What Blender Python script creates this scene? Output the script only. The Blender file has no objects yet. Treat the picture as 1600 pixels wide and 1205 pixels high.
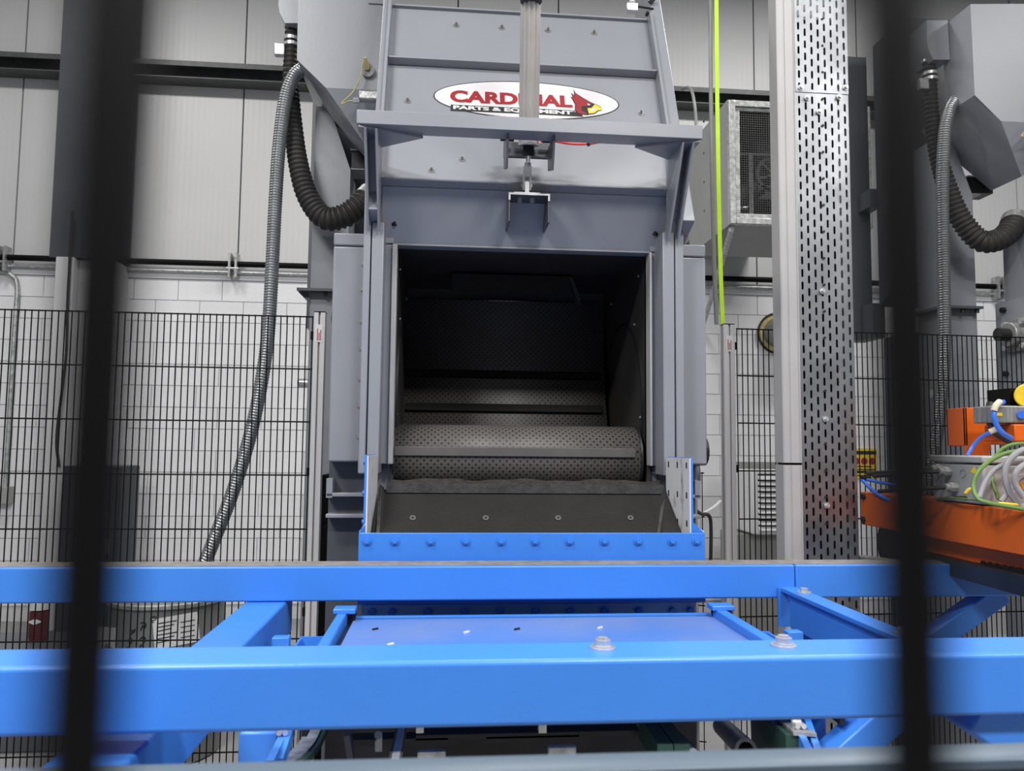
import bpy, bmesh, math, random
from mathutils import Vector, Matrix
random.seed(7)
S = bpy.context.scene
COL = S.collection
# ------------------------------------------------------------------ camera
EYE = Vector((0, 0, 1.65)); FPX = 1203.0
YAW, PITCH, ROLL = math.radians(5.0), math.radians(4.35), math.radians(0.58)
F = Vector((math.sin(YAW)*math.cos(PITCH), math.cos(YAW)*math.cos(PITCH), math.sin(PITCH)))
R0 = Vector((math.cos(YAW), -math.sin(YAW), 0)); U0 = R0.cross(F)
# the picture's horizon drops to the right: the camera is rolled a little anticlockwise
RT = R0*math.cos(ROLL) + U0*math.sin(ROLL)
UP = -R0*math.sin(ROLL) + U0*math.cos(ROLL)
cam = bpy.data.cameras.new('camera'); co = bpy.data.objects.new('camera', cam); COL.objects.link(co)
co.matrix_world = Matrix(((RT.x, UP.x, -F.x, EYE.x), (RT.y, UP.y, -F.y, EYE.y), (RT.z, UP.z, -F.z, EYE.z), (0, 0, 0, 1)))
cam.sensor_fit = 'HORIZONTAL'; cam.sensor_width = 36; cam.lens = 36*FPX/1600
cam.clip_start = 0.005; cam.clip_end = 100
cam.dof.use_dof = True; cam.dof.focus_distance = 2.7; cam.dof.aperture_fstop = cam.lens/3.5
S.camera = co
# ------------------------------------------------------------------ world and lamps
W = bpy.data.worlds.new('hall_light'); S.world = W; W.use_nodes = True
bg = W.node_tree.nodes['Background']; bg.inputs[0].default_value = (0.93, 0.96, 1.0, 1); bg.inputs[1].default_value = 0.155
def area(name, loc, sx, sy, power, target=None, col=(1, .98, .95)):
    l = bpy.data.lights.new(name, 'AREA'); l.shape = 'RECTANGLE'; l.size = sx; l.size_y = sy; l.energy = power; l.color = col
    o = bpy.data.objects.new(name, l); COL.objects.link(o); o.location = loc
    if target: o.rotation_euler = (Vector(target)-Vector(loc)).to_track_quat('-Z', 'Y').to_euler()
    return o
LK = 1.0
for x, y, p in ((-2.4, -1.4, 185), (1.4, -1.4, 145), (4.8, -1.4, 115), (-1.9, 0.6, 85), (1.5, 0.5, 55), (4.8, 0.6, 35),
                (-3.2, 4.7, 88), (0.6, 4.7, 80), (3.8, 4.7, 115)):
    area('high_bay_lamp', (x, y, 5.2 if y < 4 else 6.5), 1.2, 0.5, p*LK)
S.view_settings.view_transform = 'Standard'; S.view_settings.look = 'None'
S.view_settings.exposure = 0.35; S.view_settings.gamma = 1.0; S.view_settings.use_curve_mapping = False

# ------------------------------------------------------------------ pixel helpers (1600 x 1205 frame)
def ray(px, py): return F + RT*((px-800)/FPX) + UP*((602.5-py)/FPX)
def U(px, py, Y): d = ray(px, py); return EYE + d*(Y/d.y)
def UX(px, py, X): d = ray(px, py); return EYE + d*(X/d.x)
def UZ(px, py, Z): d = ray(px, py); return EYE + d*((Z-EYE.z)/d.z)
def UP_(px, py, P, N): d = ray(px, py); return EYE + d*((P-EYE).dot(N)/d.dot(N))
def X(px, py, Y): return U(px, py, Y).x
def Z(px, py, Y): return U(px, py, Y).z

# ------------------------------------------------------------------ materials
def lin(c): return tuple(((v/255)/12.92 if v/255 <= .04045 else ((v/255+.055)/1.055)**2.4) for v in c)
def mat(name, col, rough=.5, metal=0., var=.12, scale=6., bump=0., bscale=40., spec=.5, stretch=None, col2=None, mix=(.45, .6), coat=0.):
    m = bpy.data.materials.new(name); m.use_nodes = True; nt = m.node_tree; N = nt.nodes; L = nt.links
    b = N['Principled BSDF']; b.inputs['Roughness'].default_value = rough; b.inputs['Metallic'].default_value = metal
    b.inputs['Specular IOR Level'].default_value = spec; b.inputs['Coat Weight'].default_value = coat
    tc = N.new('ShaderNodeTexCoord'); src = tc.outputs['Object']
    if stretch:
        mp = N.new('ShaderNodeMapping'); mp.inputs['Scale'].default_value = stretch; L.new(src, mp.inputs[0]); src = mp.outputs[0]
    no = N.new('ShaderNodeTexNoise'); no.inputs['Scale'].default_value = scale; no.inputs['Detail'].default_value = 5; L.new(src, no.inputs['Vector'])
    rp = N.new('ShaderNodeValToRGB'); L.new(no.outputs['Fac'], rp.inputs[0])
    c2 = col2 if col2 else tuple(min(1, v*(1+var)) for v in col); c1 = col if col2 else tuple(v*(1-var) for v in col)
    rp.color_ramp.elements[0].position = mix[0] if col2 else .3; rp.color_ramp.elements[1].position = mix[1] if col2 else .7
    rp.color_ramp.elements[0].color = (*c1, 1); rp.color_ramp.elements[1].color = (*c2, 1)
    L.new(rp.outputs[0], b.inputs['Base Color'])
    if bump:
        n2 = N.new('ShaderNodeTexNoise'); n2.inputs['Scale'].default_value = bscale; n2.inputs['Detail'].default_value = 4; L.new(src, n2.inputs['Vector'])
        bp = N.new('ShaderNodeBump'); bp.inputs['Strength'].default_value = bump; bp.inputs['Distance'].default_value = .01
        L.new(n2.outputs['Fac'], bp.inputs['Height']); L.new(bp.outputs[0], b.inputs['Normal'])
    return m
M = {}
M['paint'] = mat('grey_machine_paint', (.245, .258, .287), .32, 0, .05, 3., .02, 60)
M['paint_dark_shaded'] = mat('dark_and_shaded_grey_paint', (.075, .082, .095), .42, 0, .08, 3.)  # plain dark paint, also machine grey with shade put into the colour
M['bare'] = mat('worn_bare_steel', (.30, .30, .30), .42, .5, .25, 14., stretch=(8, 8, .8))
M['blue'] = mat('blue_frame_paint', (.047, .214, .70), .34, 0, .05, 4., .03, 90)
M['blue_grey'] = mat('blue_grey_coating', (.065, .095, .13), .4, 0, .06, 4.)
M['white_worn'] = mat('scuffed_white_lining', (.60, .60, .60), .5, 0, col2=(.18, .17, .165), scale=30, stretch=(1, 1, .35), mix=(.58, .74))
M['rubber'] = mat('black_rubber_liner', (.011, .0103, .010), .6, 0, .2, 8., .1, 120, spec=.25)
M['rubber_edge'] = mat('grey_rubber_edge', (.036, .035, .034), .7, 0, .4, 40., .2, 150)
M['inner'] = mat('blast_chamber_steel', (.045, .042, .040), .5, .2, .2, 4.)
M['black'] = mat('black_powder_coat', (.0035, .0035, .004), .5, 0, .1, 8., spec=.12)
M['blackmatte'] = mat('black_hose_rubber', (.022, .020, .019), .6, 0, .25, 20.)
M['dark'] = mat('dark_oily_steel', (.018, .018, .020), .45, .3, .4, 9.)
M['chrome'] = mat('polished_cylinder_steel', (.88, .84, .81), .20, .8, .05, 10.)
M['steel'] = mat('zinc_plated_steel', (.60, .60, .61), .32, .65, .12, 18.)
M['galv'] = mat('galvanised_sheet', (.40, .415, .44), .34, .9, .18, 9., .03, 50)
M['galvrough'] = mat('rough_galvanised_frame', (.42, .43, .43), .45, .7, .35, 30., .25, 60)
M['alu'] = mat('anodised_aluminium', (.66, .645, .645), .38, .25, .07, 12., stretch=(20, 20, .5))
M['whitealu'] = mat('white_coated_aluminium', (.43, .42, .425), .4, .15, .04, 6.)
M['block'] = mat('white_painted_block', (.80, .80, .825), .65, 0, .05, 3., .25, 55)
M['mortar'] = mat('painted_mortar', (.62, .62, .64), .8, 0, .06, 10., .1, 80)
M['concrete'] = mat('grey_concrete_floor', (.26, .26, .26), .55, 0, .15, 2., .08, 60)
M['girt'] = mat('grey_steel_girt', (.085, .088, .09), .5, .2, .2, 12.)
M['unit'] = mat('grey_heater_cabinet', (.24, .245, .24), .5, 0, .06, 4.)
M['orange'] = mat('orange_robot_paint', (.60, .105, .006), .4, 0, .1, 5.)
M['lime'] = mat('lime_green_tape', (.55, .85, .02), .5, 0, .06, 20.)
M['greenw'] = mat('green_cable_jacket', (.11, .21, .04), .4, 0, .1, 20.)
M['bluew'] = mat('blue_air_tube', (.04, .16, .70), .3, 0, .1, 20.)
M['greyw'] = mat('grey_cable_jacket', (.24, .24, .255), .45, 0, .08, 20.)
M['yellow'] = mat('yellow_plastic', (.80, .58, .03), .45, 0, .1, 20.)
M['redtube'] = mat('red_air_tube', (.70, .02, .015), .35, 0, .08, 20.)
M['boxgrey'] = mat('grey_plastic_box', (.33, .33, .32), .5, 0, .05, 10.)
M['drum'] = mat('grey_steel_drum', (.16, .165, .165), .5, .1, .1, 5.)
M['paper'] = mat('white_paper', (.72, .72, .73), .6, 0, .04, 10.)
M['ink'] = mat('black_ink', (.012, .012, .012), .6, 0, 0.)
M['red'] = mat('red_painted_can', (.11, .012, .012), .4, 0, .1, 10.)
M['decalwhite'] = mat('white_vinyl', (.64, .625, .645), .35, 0, .02, 4.)
M['decalred'] = mat('cardinal_red_vinyl', (.29, .014, .020), .4, 0, .02, 4.)
M['greenpaint'] = mat('dark_green_guide', (.02, .055, .038), .45, 0, .2, 8.)
M['foam'] = mat('yellow_pipe_foam', (.52, .46, .22), .8, 0, .25, 20.)
M['tapebeige'] = mat('masking_tape', (.60, .54, .42), .7, 0, .1, 20.)
M['blue_dust_sheen'] = mat('dusty_sheen_blue_deck', (.085, .20, .56), .38, 0, scale=2.5, col2=(.19, .25, .46), mix=(.42, .75))  # paler grey-blue mottling paints in the deck's sheen along with dust
M['dust'] = mat('brown_grit_dust', (.20, .185, .175), .8, 0, .25, 30.)
M['dull'] = mat('dull_bolt_steel', (.10, .10, .10), .5, .3, .1, 20.)
M['hosesteel'] = mat('ribbed_hose_steel', (.31, .32, .33), .36, .8, .08, 20.)
M['flight'] = mat('belt_flight_rubber', (.075, .070, .067), .55, 0, .15, 12.)
M['trim'] = mat('worn_light_strip', (.46, .45, .45), .45, .1, .15, 10., stretch=(6, 6, .6))

def panel_material():
    m = mat('white_ribbed_wall_panel', (.60, .60, .605), .42, 0, .03, 1.); nt = m.node_tree; N = nt.nodes; L = nt.links
    tc = N.new('ShaderNodeTexCoord'); sp = N.new('ShaderNodeSeparateXYZ'); L.new(tc.outputs['Object'], sp.inputs[0])
    mu = N.new('ShaderNodeMath'); mu.operation = 'MULTIPLY'; mu.inputs[1].default_value = 2*math.pi/.055; L.new(sp.outputs['X'], mu.inputs[0])
    si = N.new('ShaderNodeMath'); si.operation = 'SINE'; L.new(mu.outputs[0], si.inputs[0])
    bp = N.new('ShaderNodeBump'); bp.inputs['Strength'].default_value = .05; bp.inputs['Distance'].default_value = .006
    L.new(si.outputs[0], bp.inputs['Height']); L.new(bp.outputs[0], N['Principled BSDF'].inputs['Normal'])
    return m
M['panel'] = panel_material()
def perforated(name, col, hole, pitch, rad):
    m = mat(name, col, .5, 0, .12, 5.); nt = m.node_tree; N = nt.nodes; L = nt.links; b = N['Principled BSDF']
    uv = N.new('ShaderNodeUVMap'); mp = N.new('ShaderNodeMapping'); mp.inputs['Rotation'].default_value = (0, 0, math.radians(45))
    s = 1/pitch; mp.inputs['Scale'].default_value = (s, s, s); L.new(uv.outputs[0], mp.inputs[0])
    vo = N.new('ShaderNodeTexVoronoi'); vo.voronoi_dimensions = '2D'; vo.inputs['Randomness'].default_value = 0; vo.inputs['Scale'].default_value = 1
    L.new(mp.outputs[0], vo.inputs['Vector'])
    lt = N.new('ShaderNodeMath'); lt.operation = 'LESS_THAN'; lt.inputs[1].default_value = rad; L.new(vo.outputs['Distance'], lt.inputs[0])
    mx = N.new('ShaderNodeMix'); mx.data_type = 'RGBA'; L.new(lt.outputs[0], mx.inputs[0])
    src = b.inputs['Base Color'].links[0].from_socket; L.new(src, mx.inputs[6]); mx.inputs[7].default_value = (*hole, 1)
    L.new(mx.outputs[2], b.inputs['Base Color'])
    bp = N.new('ShaderNodeBump'); bp.invert = True; bp.inputs['Strength'].default_value = .8; bp.inputs['Distance'].default_value = .004
    L.new(lt.outputs[0], bp.inputs['Height']); L.new(bp.outputs[0], b.inputs['Normal'])
    return m
M['belt'] = perforated('perforated_tumbling_belt', (.088, .082, .078), (.006, .006, .006), .0165, .21)
def mesh_material():
    m = bpy.data.materials.new('fine_wire_screen'); m.use_nodes = True; nt = m.node_tree; N = nt.nodes; L = nt.links
    b = N['Principled BSDF']; b.inputs['Base Color'].default_value = (.03, .03, .03, 1); b.inputs['Roughness'].default_value = .5
    tc = N.new('ShaderNodeTexCoord'); sp = N.new('ShaderNodeSeparateXYZ'); L.new(tc.outputs['Object'], sp.inputs[0])
    outs = []
    for ax in ('X', 'Z'):
        a = N.new('ShaderNodeMath'); a.operation = 'MULTIPLY'; a.inputs[1].default_value = 1/.018; L.new(sp.outputs[ax], a.inputs[0])
        f = N.new('ShaderNodeMath'); f.operation = 'FRACT'; L.new(a.outputs[0], f.inputs[0])
        g = N.new('ShaderNodeMath'); g.operation = 'LESS_THAN'; g.inputs[1].default_value = .24; L.new(f.outputs[0], g.inputs[0]); outs.append(g)
    mxm = N.new('ShaderNodeMath'); mxm.operation = 'MAXIMUM'; L.new(outs[0].outputs[0], mxm.inputs[0]); L.new(outs[1].outputs[0], mxm.inputs[1])
    L.new(mxm.outputs[0], b.inputs['Alpha'])
    return m
M['screen'] = mesh_material()

# ------------------------------------------------------------------ mesh building
class MB:
    def __init__(s): s.v = []; s.f = []; s.uv = None
    def add(s, vs, fs):
        n = len(s.v); s.v += [Vector(v) for v in vs]; s.f += [tuple(i+n for i in f) for f in fs]; return s
    def box(s, a, b):
        x0, x1 = sorted((a[0], b[0])); y0, y1 = sorted((a[1], b[1])); z0, z1 = sorted((a[2], b[2]))
        return s.add([(x0, y0, z0), (x1, y0, z0), (x1, y1, z0), (x0, y1, z0), (x0, y0, z1), (x1, y0, z1), (x1, y1, z1), (x0, y1, z1)],
                     [(0, 3, 2, 1), (4, 5, 6, 7), (0, 1, 5, 4), (1, 2, 6, 5), (2, 3, 7, 6), (3, 0, 4, 7)])
    def prism(s, pts, ax, a, b):
        def mk(p, t): return (t, p[0], p[1]) if ax == 'x' else ((p[0], t, p[1]) if ax == 'y' else (p[0], p[1], t))
        n = len(pts)
        return s.add([mk(p, a) for p in pts]+[mk(p, b) for p in pts],
                     [tuple(range(n))[::-1], tuple(range(n, 2*n))]+[(i, (i+1) % n, n+(i+1) % n, n+i) for i in range(n)])
    def slab(s, pts, off):                       # any planar polygon given thickness along vector off
        n = len(pts); off = Vector(off)
        return s.add([Vector(p) for p in pts]+[Vector(p)+off for p in pts],
                     [tuple(range(n))[::-1], tuple(range(n, 2*n))]+[(i, (i+1) % n, n+(i+1) % n, n+i) for i in range(n)])
    def hexa(s, p):                              # 8 corners, bottom ring then top ring
        return s.add(p, [(0, 3, 2, 1), (4, 5, 6, 7), (0, 1, 5, 4), (1, 2, 6, 5), (2, 3, 7, 6), (3, 0, 4, 7)])
    def bar(s, a, b, w, h, up=(0, 0, 1)):        # rectangular bar from a to b
        a = Vector(a); b = Vector(b); d = (b-a).normalized(); r = d.cross(Vector(up)).normalized(); u = r.cross(d)
        c = [(-w/2, -h/2), (w/2, -h/2), (w/2, h/2), (-w/2, h/2)]
        return s.add([a+r*x+u*y for x, y in c]+[b+r*x+u*y for x, y in c],
                     [(0, 1, 2, 3), (7, 6, 5, 4), (0, 4, 5, 1), (1, 5, 6, 2), (2, 6, 7, 3), (3, 7, 4, 0)])
    def cyl(s, a, b, r, n=16, r2=None):
        a = Vector(a); b = Vector(b); d = (b-a).normalized(); t = Vector((0, 0, 1)) if abs(d.z) < .9 else Vector((1, 0, 0))
        u = d.cross(t).normalized(); w = d.cross(u); r2 = r if r2 is None else r2
        ring = [(math.cos(2*math.pi*i/n), math.sin(2*math.pi*i/n)) for i in range(n)]
        return s.add([a+u*(c*r)+w*(q*r) for c, q in ring]+[b+u*(c*r2)+w*(q*r2) for c, q in ring],
                     [tuple(range(n)), tuple(range(n, 2*n))[::-1]]+[(i, n+i, n+(i+1) % n, (i+1) % n) for i in range(n)])
    def ring(s, a, b, ro, ri, n=24):
        a = Vector(a); b = Vector(b); d = (b-a).normalized(); t = Vector((0, 0, 1)) if abs(d.z) < .9 else Vector((1, 0, 0))
        u = d.cross(t).normalized(); w = d.cross(u); vs = []
        for p, r in ((a, ro), (b, ro), (b, ri), (a, ri)):
            vs += [p+u*(math.cos(2*math.pi*i/n)*r)+w*(math.sin(2*math.pi*i/n)*r) for i in range(n)]
        return s.add(vs, [(k*n+i, ((k+1) % 4)*n+i, ((k+1) % 4)*n+(i+1) % n, k*n+(i+1) % n) for k in range(4) for i in range(n)])
    def tube(s, path, r, n=10, rf=None):
        P = [Vector(p) for p in path]; m = len(P); d0 = (P[1]-P[0]).normalized()
        t = Vector((0, 0, 1)) if abs(d0.z) < .9 else Vector((0, 1, 0)); u = d0.cross(t).normalized(); vs = []; fs = []
        for i, p in enumerate(P):
            d = (P[min(i+1, m-1)]-P[max(i-1, 0)]).normalized(); u = (u-d*u.dot(d)).normalized(); w = d.cross(u)
            rr = r if rf is None else rf(i, i/(m-1))
            vs += [p+u*(math.cos(2*math.pi*k/n)*rr)+w*(math.sin(2*math.pi*k/n)*rr) for k in range(n)]
        for i in range(m-1): fs += [(i*n+k, i*n+(k+1) % n, (i+1)*n+(k+1) % n, (i+1)*n+k) for k in range(n)]
        fs += [tuple(range(n))[::-1], tuple(range((m-1)*n, m*n))]
        return s.add(vs, fs)
    def xf(s, fn): s.v = [fn(v) for v in s.v]; return s
def curve_pts(ctrl, step):
    C = [Vector(c) for c in ctrl]; C = [C[0]*2-C[1]]+C+[C[-1]*2-C[-2]]; fine = []
    for i in range(1, len(C)-2):
        for k in range(40):
            t = k/40; a, b, c, d = C[i-1], C[i], C[i+1], C[i+2]
            fine.append(.5*((2*b)+(c-a)*t+(2*a-5*b+4*c-d)*t*t+(3*b-a-3*c+d)*t**3))
    fine.append(C[-2]); out = [fine[0]]; acc = 0
    for p, q in zip(fine, fine[1:]):
        seg = (q-p).length; pos = step-acc
        while pos <= seg and seg > 0: out.append(p.lerp(q, pos/seg)); pos += step
        acc = (acc+seg) % step
    out.append(fine[-1]); return out

ORIG = {}
def thing(name, loc, label, cat, group=None):
    o = bpy.data.objects.new(name, None); o.empty_display_size = .1; COL.objects.link(o); o.location = loc
    ORIG[o.name] = Vector(loc); o['label'] = label; o['category'] = cat
    if group: o['group'] = group
    return o
def mesh(name, mb, m):
    me = bpy.data.meshes.new(name); me.from_pydata([tuple(v) for v in mb.v], [], mb.f)
    bm = bmesh.new(); bm.from_mesh(me); bmesh.ops.recalc_face_normals(bm, faces=bm.faces); bm.to_mesh(me); bm.free()
    me.materials.append(m if not isinstance(m, str) else M[m])
    for p in me.polygons: p.use_smooth = True
    me.set_sharp_from_angle(angle=math.radians(32))
    return me
def obj(name, mb, m, parent=None, bevel=0, seg=2, label=None, kind=None):
    o0 = ORIG.get(parent.name, Vector((0, 0, 0))) if parent else Vector((0, 0, 0))
    if parent is None:                               # base point of a one-mesh thing
        lo = Vector((min(v.x for v in mb.v)+max(v.x for v in mb.v), min(v.y for v in mb.v)+max(v.y for v in mb.v), 0))/2
        o0 = Vector((lo.x, lo.y, min(v.z for v in mb.v)))
    mb.v = [v-o0 for v in mb.v]
    o = bpy.data.objects.new(name, mesh(name, mb, m)); COL.objects.link(o)
    if parent: o.parent = parent
    else: o.location = o0
    ORIG[o.name] = o0
    if bevel:
        b = o.modifiers.new('bevel', 'BEVEL'); b.width = bevel; b.segments = seg; b.limit_method = 'ANGLE'; b.angle_limit = math.radians(40)
    if label: o['label'] = label
    if kind: o['kind'] = kind
    return o
def tag(o, label, cat, group=None):
    o['label'] = label; o['category'] = cat
    if group: o['group'] = group
    return o
def inst(name, me, loc, parent, rot=None):
    """another object on shared mesh data; loc in world coordinates"""
    o = bpy.data.objects.new(name, me); COL.objects.link(o); o.parent = parent
    base = ORIG.get(parent.name, Vector((0, 0, 0)))
    o.location = Vector(loc)-base
    if rot: o.rotation_euler = rot
    return o
def copy_tree(o, parent=None, keep=None):
    c = o.copy(); COL.objects.link(c); c.parent = parent
    for ch in [k for k in bpy.data.objects if k.parent == o]:
        if keep is None or keep(ch): copy_tree(ch, c)
    return c
def bolt_mesh(name, r, h, m, dirv=(0, -1, 0), washer=True, n=6):
    mb = MB(); d = Vector(dirv).normalized()
    if washer: mb.cyl((0, 0, 0), d*(h*.25), r*1.7, 14)
    mb.cyl(d*(h*.2), d*h, r, n)
    return mesh(name, mb, m)
def text_obj(name, body, m, parent, place, height, width=None, bold=0., ext=.0006, shear=0., off=(0, 0)):
    """flat lettering: place(x, y, n) maps letter-plane metres to the world"""
    cu = bpy.data.curves.new(name, 'FONT'); cu.body = body; cu.size = 1; cu.offset = bold; cu.shear = shear; cu.resolution_u = 4
    t = bpy.data.objects.new('tmp', cu); COL.objects.link(t); bpy.context.view_layer.update()
    me = bpy.data.meshes.new_from_object(t.evaluated_get(bpy.context.evaluated_depsgraph_get()))
    bpy.data.objects.remove(t); bpy.data.curves.remove(cu)
    xs = [v.co.x for v in me.vertices]; ys = [v.co.y for v in me.vertices]
    x0, x1, y0, y1 = min(xs), max(xs), min(ys), max(ys); sy = height/(y1-y0); sx = (width/(x1-x0)) if width else sy
    mb = MB(); mb.v = [place((v.co.x-x0)*sx+off[0], (v.co.y-y0)*sy+off[1], ext) for v in me.vertices]; mb.f = [tuple(p.vertices) for p in me.polygons]
    bpy.data.meshes.remove(me)
    return obj(name, mb, m, parent)

# ================================================================== THE SETTING
WY = 7.5                                              # the far wall
FLOORB = MB().box((-7, -3, -.1), (9, WY+.3, 0)); fl = obj('floor', FLOORB, 'concrete'); fl['kind'] = 'structure'
zc0 = Z(250, 436, WY)                                 # a course line of the block wall
CH, CW = .2032, .4064
ztop = zc0+.105
wb = MB().box((-6.5, WY, 0), (9, WY+.25, ztop)); wall = obj('wall_back', wb, 'mortar'); wall['kind'] = 'structure'
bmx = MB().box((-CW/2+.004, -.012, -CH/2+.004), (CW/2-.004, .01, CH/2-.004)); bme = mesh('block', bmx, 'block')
hx0, hx1 = X(545, 600, WY), X(1085, 600, WY)
hid = MB(); nb = 0
rows = int(zc0/CH)+1
for r in range(rows):
    z1 = zc0-r*CH
    for c in range(-14, 19):
        cx = c*CW+(CW/2 if r % 2 else 0)+.1
        px = cx
        vis = X(-60, 600, WY) < cx < X(1400, 600, WY) and not (hx0 < cx < hx1)
        if z1-CH < .0: continue
        if vis and nb < 300:
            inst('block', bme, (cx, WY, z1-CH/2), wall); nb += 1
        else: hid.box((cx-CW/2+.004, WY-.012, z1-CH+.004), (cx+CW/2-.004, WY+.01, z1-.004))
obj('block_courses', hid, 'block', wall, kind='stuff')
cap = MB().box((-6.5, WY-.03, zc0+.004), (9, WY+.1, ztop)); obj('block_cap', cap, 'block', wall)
# ribbed sheet panels above
pw = MB().box((-6.5, WY+.06, ztop), (9, WY+.25, 8)); pwall = obj('wall_panelled', pw, 'ink'); pwall['kind'] = 'structure'
seams = [X(p, 250, WY) for p in (-330, 27, 376, 712, 872, 1182, 1345, 1590, 1850)]
for a, b in zip(seams, seams[1:]):
    obj('panel', MB().box((a+.007, WY+.03, ztop+.01), (b-.007, WY+.10, 7.9)), 'panel', pwall)
gz0, gz1 = Z(400, 131, WY-.1), Z(400, 105, WY-.1)
g = MB().prism([(WY+.03, gz1), (WY-.16, gz1), (WY-.16, gz1-.05), (WY-.15, gz1-.05), (WY-.15, gz1-.01), (WY-.02, gz1-.01), (WY-.02, gz0+.01), (WY-.16, gz0+.01), (WY-.16, gz0), (WY+.03, gz0)], 'x', -6.5, 9)
t1 = obj('trim_1', g, 'girt'); t1['kind'] = 'structure'
# upper girt, just above the frame on the left, shades the top of the panels
g = MB().box((-6.5, WY-.42, Z(400, -85, WY)), (9, WY+.03, Z(400, -120, WY))); t2 = obj('trim_2', g, 'girt'); t2['kind'] = 'structure'
# dark building column and its white plinth on the left
cyl_x0, cyl_x1 = X(90, 200, WY-.35), X(188, 200, WY-.35)
cz = Z(90, 402, WY-.35)
c = MB().box((cyl_x0, WY-.37, cz), (cyl_x1, WY-.35, 6.2)).box((cyl_x0, WY-.02, cz), (cyl_x1, WY, 6.2)).box(((cyl_x0+cyl_x1)/2-.01, WY-.35, cz), ((cyl_x0+cyl_x1)/2+.01, WY-.02, 6.2))
o = obj('wall_column', c, 'paint_dark_shaded'); o['kind'] = 'structure'
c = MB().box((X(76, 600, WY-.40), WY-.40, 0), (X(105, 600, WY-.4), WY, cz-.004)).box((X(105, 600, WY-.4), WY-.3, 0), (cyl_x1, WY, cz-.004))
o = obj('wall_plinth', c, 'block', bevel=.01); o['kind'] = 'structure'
# black service pipe along the wall with its clamps
pz = Z(250, 409, WY-.1)
t = thing('service_pipe', (0, WY-.1, pz-.03), 'thin black pipe running along the wall above the white blocks', 'pipe')
obj('pipe', MB().cyl((-6.4, WY-.09, pz), (8.8, WY-.09, pz), .028, 12), 'black', t)
obj('lower_pipe', MB().cyl((-6.4, WY-.06, pz-.075), (8.8, WY-.06, pz-.075), .016, 10), 'galvrough', t)
for px in (4, 365, 1270, 1560):
    x = X(px, 410, WY-.1)
    k = MB().box((x-.04, WY-.14, pz-.13), (x-.02, WY-.034, pz+.10)).box((x+.02, WY-.14, pz-.13), (x+.04, WY-.034, pz+.10)).box((x-.019, WY-.05, pz-.13), (x+.019, WY-.034, pz+.1)).cyl((x-.055, WY-.13, pz-.05), (x+.055, WY-.13, pz-.05), .012, 8)
    obj('clamp', k, 'galvrough', t)
# conduit with switch box far left
P = [U(-40, 421, WY-.05), U(0, 423, WY-.05), U(18, 430, WY-.05), U(27, 448, WY-.05), U(26, 520, WY-.05), U(17, 640, WY-.05), U(8, 760, WY-.05)]
P = [Vector((p.x if i < 4 else P[3].x, p.y, p.z)) for i, p in enumerate(P)]
t = thing('wall_conduit', (P[3].x, WY-.05, P[6].z-.15), 'bent steel conduit with a grey switch box on the far left wall', 'conduit')
obj('conduit', MB().tube(curve_pts(P, .04), .021, 10), 'galvrough', t)
obj('switch_box', MB().box((P[6].x-.1, WY-.12, P[6].z-.16), (P[6].x+.06, WY-.01, P[6].z)), 'boxgrey', t, bevel=.01)
obj('button', MB().cyl((P[6].x-.04, WY-.12, P[6].z-.08), (P[6].x-.04, WY-.14, P[6].z-.08), .025, 14), 'black', t)
# vertical conduit and hanging cables on the plinth
cx = X(108, 450, WY-.42)
o = obj('hanging_cable', MB().tube(curve_pts([(cx, WY-.43, Z(108, 330, WY-.43)), (cx, WY-.43, Z(108, 470, WY-.43)), (cx+.02, WY-.45, Z(108, 560, WY-.43)), (cx-.03, WY-.43, Z(108, 680, WY-.43)), (cx, WY-.42, Z(100, 730, WY-.43))], .04), .012, 8), 'blackmatte')
tag(o, 'dark cable hanging down the white plinth under the dark column', 'cable')
# dark cabinet low behind the left fence
x0, x1, y0 = X(96, 800, 6.7), X(190, 800, 6.7), 6.7
t = thing('control_cabinet', ((x0+x1)/2, y0, 0), 'dark steel cabinet low against the wall behind the left fence', 'cabinet')
zt = Z(96, 728, 6.7)
obj('body', MB().box((x0, y0, 0), (x1, WY-.45, zt)), 'paint_dark_shaded', t, bevel=.01)
obj('door', MB().box((x0+.03, y0-.015, .08), (x1-.03, y0-.001, zt-.05)), 'paint_dark_shaded', t, bevel=.004)
obj('handle', MB().box((x1-.1, y0-.04, zt*.5), (x1-.08, y0-.012, zt*.5+.12)), 'steel', t, bevel=.003)

# ================================================================== GUARD FENCES
WIRE_P, ROW_P = .0232, .1955
def fence(label, x0, x1, y0, y1, ztop, zbot, pitch=WIRE_P, rowp=ROW_P, r=.0023, phase=0, nseg=6, rows=None):
    L = Vector((x1-x0, y1-y0, 0)); n = int(L.length/pitch); d = L.normalized()
    t = thing('wire_guard_fence', (x0, y0, zbot), label, 'fence', 'black wire guard fences')
    me = mesh('wire', MB().cyl((0, 0, 0), (0, 0, ztop-zbot), r, nseg), 'black')
    for i in range(n+1):
        p = Vector((x0, y0, zbot))+d*(i*pitch+phase)
        inst('wire', me, p, t)
    hm = mesh('cross_wire', MB().cyl((0, 0, 0), d*L.length, r*1.25, 8), 'black')
    off = Vector((d.y, -d.x, 0))*(r*2.1)
    z = ztop-.004; k = 0
    for z in (rows if rows else [ztop-.004-i*rowp for i in range(int((ztop-zbot)/rowp)+1)]):
        inst('cross_wire', hm, Vector((x0, y0, z))+off, t)
    return t
FYL, FYR = 2.9, 3.08
zf = Z(240, 488, FYL)
fence('black wire guard fence left of the big grey machine', X(-260, 600, FYL), X(489, 600, FYL)-.004, FYL, FYL, zf, .08)
xr0, xr1 = X(1152, 600, FYR), X(1650, 600, FYR+.05)
fence('black wire guard fence right of the big grey machine, behind the slotted tray', xr0, xr1, FYR, FYR+.06, Z(1250, 515, FYR), .08)
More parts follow.
